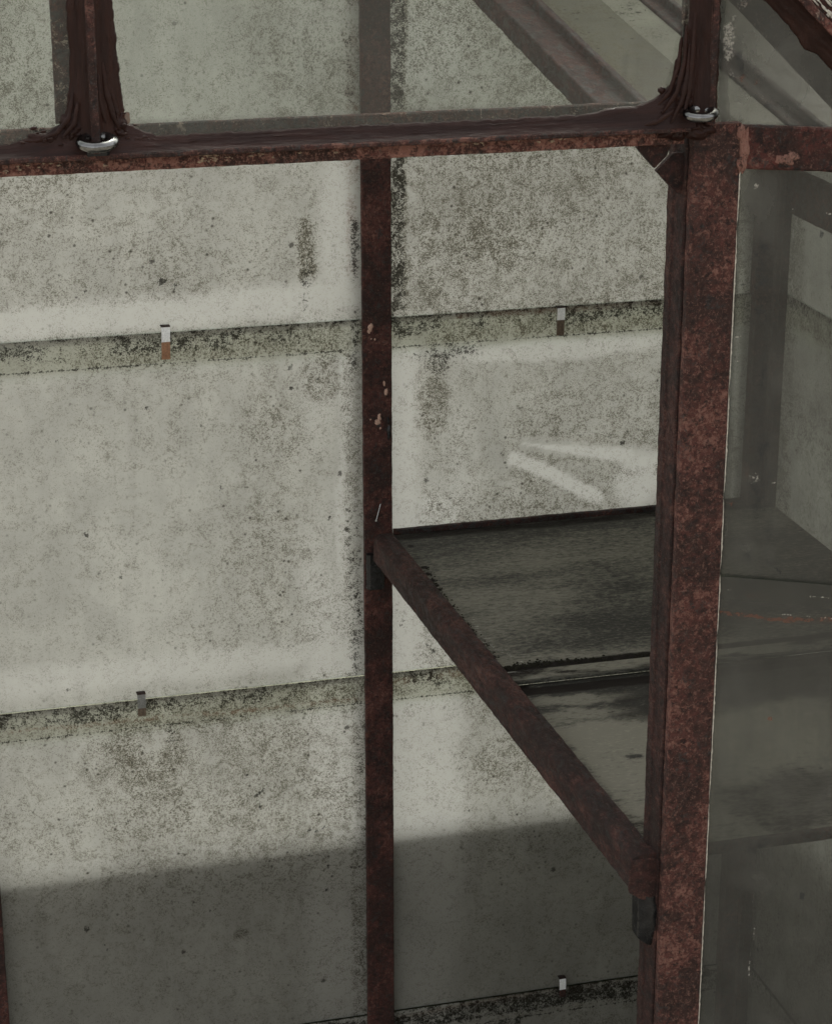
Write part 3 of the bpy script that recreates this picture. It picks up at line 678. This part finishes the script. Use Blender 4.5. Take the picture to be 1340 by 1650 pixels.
# pale line of old putty along the right edge: irregular, broken
parts = []
z = .02
rnd = random.Random(5)
while z < 1.685:
    L_ = rnd.choice([rnd.uniform(.01, .04), rnd.uniform(.04, .18)])
    n = max(3, int(L_ / .0025)); V = []; F = []
    for i in range(n + 1):
        zz = z + L_ * i / n; wv = (.0008 + .0009 * abs(noise.noise(Vector((zz * 160, 3, 1)))) + .0005 * noise.noise(Vector((zz * 600, 1, 1)))) * (1 - .9 * abs(2 * i / n - 1) ** 6)
        for dx, dy in ((0, 0), (wv, 0), (wv, .006), (0, .006)): V.append((.6776 + dx, 1.5752 + dy, zz))
    for i in range(n):
        for k in range(4): a, b = i*4+k, i*4+(k+1) % 4; F.append((a, b, b+4, a+4))
    F += [(3, 2, 1, 0), tuple(n*4+k for k in range(4))]
    parts.append((V, F)); z += L_ + (rnd.uniform(.001, .006) if z < 1.62 else rnd.uniform(.01, .03))
mesh('putty_line', *join(parts), M['chip'], post)
# gusset in the corner under the rail
def tri_plate(P, th, seed):
    P = [np.array(p) for p in P]; n = len(P)
    V = [p + np.array([0, 0, 0]) for p in P] + [p + np.array([0, th, 0]) for p in P]
    return V, [tuple(range(n - 1, -1, -1)), tuple(range(n, 2 * n))] + [(i, (i + 1) % n, n + (i + 1) % n, n + i) for i in range(n)]
yg = 1.5885
A = [onY(*q, yg) for q in ((1026, 239), (1054, 271), (1073, 252), (1080, 236), (1074, 225), (1030, 225))]
B = [onY(*q, yg) for q in ((1057, 276), (1090, 312), (1112, 312), (1112, 245), (1084, 247))]
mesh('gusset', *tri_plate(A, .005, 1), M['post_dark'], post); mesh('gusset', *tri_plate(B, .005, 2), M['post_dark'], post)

# ================================================================== FRONT RAIL (left), a T laid on its side
def FR(x, y, yy=YN): return onY(x, y, yy)
rail = thing('front_rail', (.3, YN, 1.70), 'long horizontal rusty T-rail under the upper panes, left of the post', 'iron rail')
xl, xr = -.12, .6335
mesh('lower_flange', *sweep([(0, 1.7005), (.005, 1.7005), (.005, 1.7125), (0, 1.7125)], (xl, YN, 0), (xr, YN, 0), (0, 1, 0), (0, 0, 1), .003, .0006, 240, 11.0, .001, .003), M['rail'], rail, True)
mesh('web', *join([sweep([(-.0125, 1.7115), (0.0045, 1.7115), (.0045, 1.7155), (-.0125, 1.7155)], (xl, YN, 0), (xr, YN, 0), (0, 1, 0), (0, 0, 1), .003, .0005, 300, 12.0, .001, .003)]), M['web'], rail, True)
mesh('upper_flange', *sweep([(.0008, 1.7150), (.005, 1.7150), (.005, 1.7335), (.0008, 1.7335)], (xl, YN, 0), (xr, YN, 0), (0, 1, 0), (0, 0, 1), .003, .0005, 240, 13.0, .001, .003), M['flange'], rail, True)

rnd = random.Random(21); fk = []
for i in range(90):
    cx_, w_ = rnd.choice([(340, 22), (345, 12), (440, 40), (760, 18), (40, 60), (900, 40)]); x_ = rnd.gauss(cx_, w_)
    y_ = 283 - .0575 * x_ + rnd.uniform(-19, -3); q = FR(x_, y_, YN - .0002)
    fk.append(scab('', q, rnd.uniform(.0006, .0022), rnd.uniform(.0004, .0012), .0004, None, None, rnd.random() * 60, n=10, rings=2, rough=.9))
tag(mesh('paint_flake', *join(fk), plain('yellowed_paint', (.36, .27, .19), .7, 0, .3, 500), rail), kind='stuff')
def ribbon(O, S, T, Nn, L, wf, hf, ridge=.0006, seed=0.0, step=.0018, nt=16, sr=1.0, edge=.0010):
    """bead of putty: O start at the web, S along, T away from the web over the glass, Nn off the glass"""
    O, S, T, Nn = (np.array(a, float) for a in (O, S, T, Nn)); n = int(L / step); V, F = [], []
    for i in range(n + 1):
        s = L * i / n; wd = wf(s) + edge * noise.noise(Vector((s * 130, seed, 0))) + edge * .6 * noise.noise(Vector((s * 420, seed, 4)))
        hh = hf(s)
        for k in range(nt + 1):
            t = k / nt
            body = hh * (1 - t) ** .9 * (1 - .25 * math.sin(math.pi * t)) + .0006
            r = ridge * (noise.noise(Vector((s * 25 * sr, t * 7 + seed, seed))) + .6 * noise.noise(Vector((s * 160 * sr, t * 14 + seed, seed + 3))))
            hgt = body + r * (1 - t ** 6)
            if k == nt: hgt = -.0006
            V.append(O + S * s + T * wd * t + Nn * hgt)
    m = nt + 1
    for i in range(n):
        for k in range(nt): a = i * m + k; F.append((a, a + 1, a + m + 1, a + m))
    return V, F
YG = YN - .0028           # near face of the front panes
NF = np.array([0, -1, 0.0])
def lerp(pts):
    xs = [p[0] for p in pts]; ys = [p[1] for p in pts]
    return lambda s: float(np.interp(s, xs, ys))
# rail bead, from left to right (s in metres from xl)
x2s = lambda px: FR(px, 210)[0] - xl
wr = lerp([(0, .010), (x2s(0), .0085), (x2s(60), .013), (x2s(100), .022), (x2s(210), .019), (x2s(250), .0105), (x2s(600), .0115), (x2s(780), .0115), (x2s(940), .012), (x2s(985), .016), (x2s(1020), .0165), (x2s(1050), .021), (x2s(1070), .030), (x2s(1100), .040)])
hr = lerp([(0, .008), (x2s(940), .0085), (x2s(1010), .0085), (x2s(1060), .009), (x2s(1100), .009)])
mesh('putty_bead', *ribbon((xl, YG, 1.7150), (1, 0, 0), (0, 0, 1), NF, xr - xl + .004, wr, hr, .0006, 2.0, .0018, 16, 1.0, .0012), M['putty_h'], rail, True)
# thin brown wash on the lower flange near the joints
mesh('rust_drip', *scab('', FR(143, 247, YN - .0004), .0025, .005, .0012, None, None, 2.2), M['rail'], rail, True)

# ================================================================== UPRIGHT BARS above the rail
def upright(xw, flange, side_l, side_r, label, seed):
    t = thing('upper_glazing_bar', (xw, YN, 1.7165), label, 'glazing bar', 'upright putty-set glazing bars standing on the rail')
    z0, z1 = 1.7165, 2.05
    mesh('web', *sweep([(-.0030, -.0145), (.0030, -.0145), (.0028, .004), (-.0028, .004)], (xw, YN, z0), (xw, YN, z1), (1, 0, 0), (0, 1, 0), .003, .0007, 260, seed, .001, .003), M['web'], t, True)
    if flange:
        mesh('flange', *sweep([(flange[0], .0008), (flange[1], .0008), (flange[1], .005), (flange[0], .005)], (xw, YN, 1.736), (xw, YN, z1), (1, 0, 0), (0, 1, 0), .004, .0005, 240, seed + 2, .001), M['flange'], t, True)
    V1 = ribbon((xw - .0022, YG, z0 + .004), (0, 0, 1), (-1, 0, 0), NF, z1 - z0 - .004, side_l[0], side_l[1], .0008, seed + 1, .002, 18, .8, .0012)
    V2 = ribbon((xw + .0022, YG, z0 + .004), (0, 0, 1), (1, 0, 0), NF, z1 - z0 - .004, side_r[0], side_r[1], .0008, seed + 4, .002, 18, .8, .0014)
    mesh('putty_bead', *V1, M['putty_v'], t, True); mesh('putty_bead', *V2, M['putty_v'], t, True)
    return t
ub1 = upright(.1880, (-.0255, .0255 * .1), (lerp([(0, .025), (.012, .019), (.03, .0155), (.05, .0125), (.3, .0125)]), lerp([(0, .010), (.05, .009), (.3, .009)])),
              (lerp([(0, .024), (.014, .0205), (.045, .0185), (.07, .0165), (.10, .0155), (.3, .0150)]), lerp([(0, .010), (.04, .0085), (.3, .0105)])),
              'left upright T-bar with glossy brown putty and smeared foot, above the rail', 1.3)
ub2 = upright(.6490, (-.020, .006), (lerp([(0, .028), (.02, .026), (.035, .020), (.055, .0165), (.08, .0145), (.3, .0150)]), lerp([(0, .012), (.04, .011), (.3, .010)])),
              (lerp([(0, .0065), (.04, .0062), (.3, .0062)]), lerp([(0, .008), (.3, .009)])),
              'upright T-bar with thick brush-smeared putty directly above the rusty post', 6.3)
# smears and crumbs round the two feet
def crumbs(cx, cz, n, sx, sz, seed):
    rnd = random.Random(seed); parts = []
    for i in range(n):
        x = cx + rnd.gauss(0, sx); zz = cz + rnd.gauss(0, sz); s = rnd.uniform(.0004, .0013)
        parts.append(scab('', (x, YG - .0035 - rnd.random() * .004, zz), s * rnd.uniform(.9, 2.8), s, s * .5, None, None, rnd.random() * 50, n=8, rings=3))
    return join(parts)
mesh('putty_smear', *join([
    scab('', FR(84, 224, YG), .020, .005, .0035, None, None, 1.0, n=40, rings=8, rough=.4), scab('', FR(120, 205, YG), .009, .012, .0060, None, None, 2.0, n=36, rings=8, rough=.4),
    scab('', FR(190, 205, YG), .006, .014, .0045, None, None, 3.0, n=36, rings=8, rough=.4), scab('', FR(215, 226, YG), .018, .0045, .0040, None, None, 4.0, n=40, rings=8, rough=.4),
    crumbs(.170, 1.726, 14, .014, .004, 2), crumbs(.209, 1.733, 10, .004, .008, 3)]), M['putty_d'], ub1, True)
mesh('putty_smear', *join([
    scab('', FR(1080, 208, YG), .014, .008, .0065, None, None, 5.0, n=44, rings=8, rough=.5), scab('', FR(1100, 165, YG), .009, .018, .0080, None, None, 6.5, n=44, rings=8, rough=.5),
    scab('', FR(1066, 145, YG), .0030, .0026, .0015, None, None, 7.5, n=14, rings=4, rough=.7), scab('', FR(1125, 208, YG - .004), .012, .008, .005, None, None, 8.5, n=30, rings=6, rough=.4),
    crumbs(.622, 1.726, 16, .014, .006, 5), crumbs(.635, 1.735, 10, .008, .010, 6)]), M['putty_d'], ub2, True)
# brush strokes: long thin ropes of putty fanning out of the right-hand foot
def rope(pts, r0, r1, seed, y=None):
    P = [np.array(p, float) for p in pts]; n = 26; V, F = [], []; m = 7
    for i in range(n + 1):
        t = i / n; u = t * (len(P) - 1); k = min(int(u), len(P) - 2); f = u - k
        p = P[k] + (P[k+1] - P[k]) * f; d = P[k+1] - P[k]; d /= np.linalg.norm(d); sx = np.cross(d, NF)
        rr = (r0 + (r1 - r0) * t) * (1 + .35 * noise.noise(Vector((t * 9, seed, 0)))) * (math.sin(math.pi * min(1, max(.02, t * 1.02))) ** .3)
        for j in range(m):
            a = math.pi * j / (m - 1); V.append(p + sx * math.cos(a) * rr * 1.8 + NF * (math.sin(a) * rr - .0004))
    for i in range(n):
        for j in range(m - 1): a = i * m + j; F.append((a, a + 1, a + m + 1, a + m))
    return V, F
def fpts(L_, lift): return [FR(x, y, YG - l) for (x, y), l in zip(L_, lift)]
ropes = [rope(fpts([(1098, 60), (1092, 110), (1078, 150), (1052, 178)], [.004, .005, .005, .002]), .0012, .0008, 1), rope(fpts([(1106, 40), (1103, 100), (1090, 150), (1066, 185)], [.006, .007, .008, .006]), .0012, .001, 2),
         rope(fpts([(1112, 70), (1108, 120), (1098, 165), (1080, 200)], [.008, .009, .010, .009]), .0012, .001, 3), rope(fpts([(1120, 20), (1116, 90), (1110, 150), (1100, 190)], [.009, .010, .010, .010]), .0011, .001, 4),
         rope(fpts([(1090, 95), (1086, 125), (1075, 150)], [.003, .003, .002]), .001, .0008, 5), rope(fpts([(1085, 178), (1060, 196), (1035, 203)], [.009, .009, .007]), .001, .001, 6)]
mesh('brush_stroke', *join(ropes), M['putty_d'], ub2, True)
ropes = [rope(fpts([(165, 100), (172, 150), (184, 190), (196, 215)], [.006, .006, .006, .004]), .0011, .0009, 11), rope(fpts([(158, 120), (162, 165), (172, 200)], [.008, .008, .008]), .001, .0009, 12),
         rope(fpts([(175, 130), (184, 165), (194, 200)], [.003, .003, .003]), .001, .0008, 13), rope(fpts([(118, 150), (112, 190), (92, 215), (60, 228)], [.004, .006, .006, .003]), .001, .0009, 14), rope(fpts([(126, 165), (120, 200), (100, 224)], [.007, .008, .007]), .001, .0009, 15)]
mesh('brush_stroke', *join(ropes), M['putty_d'], ub1, True)

# ---- lead rings slipped over the feet of the bars
def ring(px, py, Rr, rr, yc, label, seed):
    c = FR(px, py, yc); t = mesh('lead_ring', *torus(c, Rr, rr, seed), M['lead'], None, True, origin=c)
    return tag(t, label, 'metal ring', 'polished metal rings at the feet of the upper bars')
def torus(c, Rr, rr, seed, n=64, m=20):
    V, F = [], []
    for i in range(n):
        a = 2 * math.pi * i / n
        for j in range(m):
            b = 2 * math.pi * j / m; k = 1 + .06 * noise.noise(Vector((math.cos(a) * 2 + seed, math.sin(a) * 2, b * .3)))
            rad = Rr + rr * math.cos(b) * k
            V.append(c + np.array([math.cos(a) * rad, math.sin(a) * rad * .85, math.sin(b) * rr * .9 * k + math.sin(a) * Rr * .17 + .0005 * math.sin(a + 1)]))
    for i in range(n):
        for j in range(m):
            F.append((i*m+j, ((i+1) % n)*m+j, ((i+1) % n)*m+(j+1) % m, i*m+(j+1) % m))
    return V, F
ring(157, 229, .0108, .0043, YN - .0175, 'polished metal ring at the foot of the left upright bar, on the rail', 1.0)
ring(1128, 183, .0098, .0040, YN - .0165, 'polished metal ring resting on the top of the rusty post', 5.0)
mesh('stub', *sweep([(-.008, -.0045), (.008, -.0045), (.008, .0045), (-.008, .0045)], FR(158, 250, YN - .010) + np.array([0, 0, 0]), FR(158, 240, YN - .010), (1, 0, 0), (0, 1, 0), .002, .0003, 300, 3, .002), M['lug'], ub1, True)

# ================================================================== RIGHT WING of the front
def WG(x, y, off=0.0): return hit(x, y, WN, WN @ (WO - WN * off))
wrail = thing('wing_rail', WO + np.array([.05, -.03, 1.68]), 'flat rusty rail welded to the right side of the post, heavily scaled', 'iron rail')
d0 = WO + WD * .0035; d1 = WO + WD * .52
mesh('rail_body', *sweep([(-.0045, 0), (.003, 0), (.003, .0335), (-.0045, .0335)], d0 + np.array([0, 0, 1.6805]), d1 + np.array([0, 0, 1.6805]), WN, (0, 0, 1), .003, .0011, 180, 21.0, .0015, .003), M['rail_r'], wrail, True)
cw = WG(1203, 238, .0050)
mesh('weld', *join([scab('', WG(1198, 240, .0045), .0045, .018, .0022, None, None, 3.3, -WN, WD, n=30, rings=7, rough=.5), scab('', WG(1192, 214, .005), .003, .007, .003, None, None, 5.3, -WN, WD, n=18, rings=5, rough=.6),
                         scab('', WG(1192, 262, .005), .0028, .008, .003, None, None, 7.3, -WN, WD, n=18, rings=5, rough=.6), scab('', WG(1266, 258, .0045), .008, .006, .0012, None, None, 9.3, -WN, WD, n=24, rings=5, rough=.8)]), M['weld'], wrail, True)

def paint_wing(k):
    def f(V):
        h = (V - WO) @ WD; v = V[:, 2]; F_ = Field(h, v, 61 + k)
        S = lambda x, y: (float((WG(x, y) - WO) @ WD), float(WG(x, y)[2]))
        E, Rr, L = F_.ell, F_.rect, F_.line
        big = fbm(h, v, 14, 3 + k)
        if k == 0:        # upper right pane
            F_.c[0] = np.clip(.76 + (big - .5) * .4, 0, .95); L(0, S(1163, 0), S(1166, 190), .006, .85, .8, .004); E(0, S(1185, 150), .02, .03, .7, .8, .01)
            L(1, S(1178, 40), S(1176, 95), .0055, .95, .6, .008); L(1, S(1200, 0), S(1180, 40), .004, .7, .6, .008); L(1, S(1176, 95), S(1180, 130), .003, .6, .6, .006)
            L(2, S(1212, 0), S(1185, 20), .005, .6, .6, .01); E(2, S(1200, 135), .018, .012, .55, .7, .015); L(3, S(1192, 30), S(1195, 120), .004, .75, .7, .008); L(3, S(1165, 0), S(1162, 80), .003, .6, .7, .006)
            E(3, S(1240, 175), .012, .010, .6, .8, .01)
        elif k == 1:      # middle pane
            F_.c[0] = np.clip(.55 + (big - .5) * .6, 0, .95)
            L(3, S(1222, 400), S(1222, 840), .011, .62, .9, .006); L(2, S(1208, 600), S(1205, 760), .004, .62, .9, .01); E(3, S(1245, 860), .03, .02, .5, .9, .015)
            E(0, S(1225, 330), .03, .06, .86, .8, .01); L(0, S(1180, 300), S(1165, 900), .006, .80, .6, .004)
            E(0, S(1200, 900), .05, .03, .8, .8, .01)
            E(3, S(1195, 903), .018, .008, .55, .8, .02); L(3, S(1232, 905), S(1255, 925), .002, .9, .6, .004); L(3, S(1176, 470), S(1205, 458), .0015, .7, .6, .002)
            L(1, S(1184, 545), S(1208, 543), .0009, 1.0, .5, .0006, True); L(1, S(1184, 584), S(1208, 581), .0009, 1.0, .5, .0006, True)
            E(1, S(1216, 768), .008, .008, .75, .6, .008); E(1, S(1219, 301), .002, .002, 1.0, .5, .002); E(2, S(1176, 815), .0025, .0025, 1, .5, .002); E(1, S(1245, 780), .002, .002, .9, .5, .002)
            E(3, S(1322, 378), .0025, .007, .8, .5, .004); L(1, S(1275, 340), S(1340, 346), .0005, .8, .5, .001)
        elif k == 2:      # lower pane
            F_.c[0] = np.clip(.60 + (big - .5) * .5, 0, .95)
            S0 = S(1150, 952)[1]
            L(2, S(1150, 985), S(1340, 1003), .0035, .80, .8, .010); E(1, S(1172, 978), .002, .002, .7, .5, .003); L(1, S(1150, 950), S(1340, 966), .0007, .95, .6, .001); L(1, S(1255, 988), S(1340, 1000), .0012, .7, .6, .006); E(3, S(1200, 940), .03, .012, .55, .9, .02); E(2, S(1250, 915), .02, .006, .6, .8, .015); L(3, S(1150, 978), S(1340, 990), .003, .5, .8, .006); E(2, S(1215, 958), .02, .004, .5, .7, .006)
            E(2, S(1241, 1160), .0045, .0035, 1.0, .5, .004); E(3, S(1290, 1240), .004, .002, .9, .5, .003); E(3, S(1322, 1240), .003, .002, 1, .5, .002)
            E(3, S(1290, 1445), .0025, .006, 1.1, .5, .004); L(0, S(1130, 1400), S(1125, 1540), .012, .82, .5, .003); E(0, S(1205, 1420), .03, .02, .82, .7, .01)
            L(1, S(1207, 1500), S(1205, 1575), .0007, 1.0, .6, .002); L(1, S(1214, 1440), S(1213, 1560), .0006, .9, .6, .002); Rr(3, S(1165, 1500)[0], S(1232, 1500)[0], 0, S(1200, 1445)[1], .42, .001, .002); F_.rect(3, S(1165, 1500)[0], S(1250, 1500)[0], S(1200, 1380)[1], S(1200, 1300)[1], .38, .004, .01)
            E(3, S(1152, 1600), .002, .003, 1, .5, .003); E(3, S(1148, 1175), .002, .003, .8, .5, .003)
            L(1, S(1200, 1650), S(1275, 1625), .0005, .6, .5, .0008)
        return F_.arr()
    return f
hz_r = hazy_glass('filmed_wing_glass', (.075, .074, .064), .04, (.76, .765, .745))
up = hazy_glass('filmed_upper_wing_glass', (.088, .087, .076), .04, (.48, .485, .46))
gz = -.0035
wing_g = thing('wing_glazing', WO + np.array([.2, -.1, .02]), 'smoky see-through panes of the right front side, beyond the thick rusty post', 'glazing')
def wing_pane(z0, z1, k, mat, label, off, h0=.002):
    o = pane('glass_pane', WO + WD * h0 + WN * (.0010 + off) + np.array([0, 0, z0]), WD, (0, 0, 1), .49, z1 - z0, .0030, mat, paint_wing(k), wing_g, .0022, 0)
    return tag(o, label)
wing_pane(1.7115, 2.05, 0, up, 'upper right pane above the scaled rail, with a white lime streak beside the bar', .0, -.0235)
wing_pane(1.3235, 1.6803, 1, hz_r, 'smoky front pane right of the post, directly under the scaled rail', .0040)
wing_pane(.02, 1.345, 2, hz_r, 'smoky lower right pane whose lapped top edge carries a thin rusty line', .0002)

# diagonal bar on the wing
dg = thing('diagonal_bar', WG(1300, 40, .0), 'diagonal putty-set bar with flaking white paint in the top right corner', 'glazing bar')
a0, a1 = WG(1200, -105, 0), WG(1420, 128, 0)
dd = (a1 - a0) / np.linalg.norm(a1 - a0); dn = np.cross(dd, -WN); dn = dn / np.linalg.norm(dn)
if dn[2] < 0: dn = -dn
Ld = np.linalg.norm(a1 - a0)
mesh('web', *sweep([(-.003, -.015), (.003, -.015), (.003, 0.001), (-.003, 0.001)], a0, a1, dn, WN, .003, .0008, 250, 31, .001, .003), rust('flaking_paint_web', .9, .4, .95, 1.2, 1.1, .8), dg, True)
mesh('flange', *sweep([(-.042, .0042), (.03, .0042), (.03, .0085), (-.042, .0085)], a0, a1, dn, WN, .004, .0005, 250, 33, .001), M['flange'], dg, True)
GN = -WN
mesh('putty_bead', *ribbon(a0 + dn * -.0024 + WN * .001, dd, -dn, GN, Ld, lerp([(0, .0210), (Ld * .48, .0205), (Ld * .62, .0240), (Ld * .68, .020), (Ld, .020)]), lambda s: .0105, .0006, 41, .002, 18, .8, .0010), M['putty_d'], dg, True)
mesh('putty_bead', *ribbon(a0 + dn * .0024 + WN * .001, dd, dn, GN, Ld, lambda s: .0165, lambda s: .0105, .0012, 45, .002, 18, .8, .0010), M['rail_r'], dg, True)
rp = []
rnd = random.Random(9)
for i in range(46):
    s = rnd.uniform(.25, .85) * Ld; c = a0 + dd * s + dn * rnd.choice([.0052, .0062, .0125, .0135]) + GN * rnd.uniform(.0078, .0085)
    if rnd.random() < .5: c = a0 + dd * s + dn * rnd.uniform(.004, .007) + GN * .0092
    else: c = a0 + dd * s + dn * rnd.uniform(.0105, .0125) + GN * .0050
    rp.append(scab('', c, rnd.uniform(.0015, .0050), rnd.uniform(.0006, .0013), .0010, None, None, rnd.random() * 60, GN, dd, dn, 12, 3, .8))
mesh('paint_flake', *join(rp), M['chip'], dg)

# ================================================================== FRONT PANES (upper left and upper middle)
def paint_front(k):
    def f(V):
        h, v = V[:, 0], V[:, 2]; F_ = Field(h, v, 81 + k); S = lambda x, y: (float(FR(x, y)[0]), float(FR(x, y)[2]))
        E, Rr, L = F_.ell, F_.rect, F_.line
        F_.c[0] = np.clip(.20 + (fbm(h, v, 12, 5 + k) - .5) * .25, 0, .9)
        if k == 1:
            E(0, S(1060, 120), .045, .05, .5, .9, .015); E(0, S(1000, 150), .03, .03, .4, .9, .015)
            L(1, S(1035, 120), S(1085, 85), .0012, .5, .6, .002); L(0, S(1006, 90), S(1003, 130), .003, .42, .6, .001); L(0, S(1026, 92), S(1026, 120), .0025, .42, .6, .001)
            E(2, S(203, 190), .0035, .006, 1.15, .5, .004); E(1, S(1062, 140), .001, .001, 1, .5, .001)
            L(0, S(600, 150), S(600, 30), .03, .34, .8, .01); E(3, S(960, 165), .03, .006, .4, .8, .01)
            Rr(0, S(200, 200)[0], S(1040, 200)[0], 1.716, 1.738, .34, .002, .002)
        else: Rr(0, -1, 1, 1.716, 1.735, .35, .002, .002)
        return F_.arr()
    return f
front_g = thing('front_glazing', (.2, YG, 1.7160), 'lightly filmed upper front panes above the long rail, set in brown putty', 'glazing')
hz_f = hazy_glass('filmed_front_glass', (.115, .115, .10), .05, (.90, .92, .90))
o = pane('glass_pane', (.1912, YG, 1.7160), (1, 0, 0), (0, 0, 1), .4545, .33, .0030, hz_f, paint_front(1), front_g, .0022, 0)
tag(o, 'wide upper pane between the two putty-set uprights, lightly filmed with dirt')
o = pane('glass_pane', (-.12, YG, 1.7160), (1, 0, 0), (0, 0, 1), .3045, .33, .0030, hz_f, paint_front(0), front_g, .003, 0)
tag(o, 'upper left pane at the picture edge, left of the left upright bar')

# ================================================================== UPPER PENT ROOF behind the front panes
P0 = np.array([.63, 1.589, 1.672]); P1 = np.array([.63, 2.057, 1.755]); RD = (P1 - P0) / np.linalg.norm(P1 - P0); RN = np.cross((1, 0, 0), RD)
Lr = (2.425 - 1.612) / RD[1]; Rs = P0 + RD * .024
roof = thing('upper_roof', (.87, 2.0, 1.72), 'sloping dirty glass roof rising to the rear wall above the shelf, behind the top panes', 'glass roof')
def XP(x): return Rs + np.array([x - .63, 0, 0])
mesh('rafter', *sweep([(-.004, -.020), (.002, -.020), (.003, -.004), (.024, -.003), (.026, .010), (.031, .010), (.032, -.002), (.042, -.002), (.042, .002), (-.004, .002)], XP(.63) + RD * .11, XP(.63) + RD * Lr, (1, 0, 0), RN, .004, .0011, 200, 51, .001, .003),
     rust('flaking_rafter', .20, .95, .42, .60, 1.0, .9, stretch=(1, .5, 1)), roof, True)
def paint_roof(k):
    def f(V):
        h, v = V[:, 0], V[:, 1]; F_ = Field(h, v, 91 + k)
        F_.c[0] = np.clip((.5, .12, .35)[k] + (fbm(h, v, 14, 5 + k) - .5) * .9, 0, 1)
        if k == 1: F_.c[3] = np.clip((fbm(h, v, 40, 8) - .55) * 4, 0, .5)
        if k != 2: F_.rect(0, 0, .684, 0, 4, 1.0, .006, .006)
        return F_.arr()
    return f
def roof_pane(xa, xb, k, mat):
    return pane('pane', XP(xa) + RN * .0, (1, 0, 0), RD, xb - xa, Lr, .004, mat, paint_roof(k), roof, .004, 0)
roof_l = wash_glass('roof_strip_glass', (.42, .425, .38), .55, thru=.5)
roof_pane(.672, .7305, 0, M['roof']); roof_pane(.731, .7675, 1, roof_l); roof_pane(.800, 1.109, 2, M['roof'])
mesh('roof_bar', *sweep([(0, -.004), (.031, -.004), (.031, .003), (.018, .003), (.018, .012), (.013, .012), (.013, .003), (0, .003)], XP(.768), XP(.768) + RD * Lr, (1, 0, 0), RN, .005, .0007, 200, 57), M['dark'], roof, True)
print('built', len(bpy.data.objects), 'objects', sum(len(m.polygons) for m in bpy.data.meshes), 'faces')
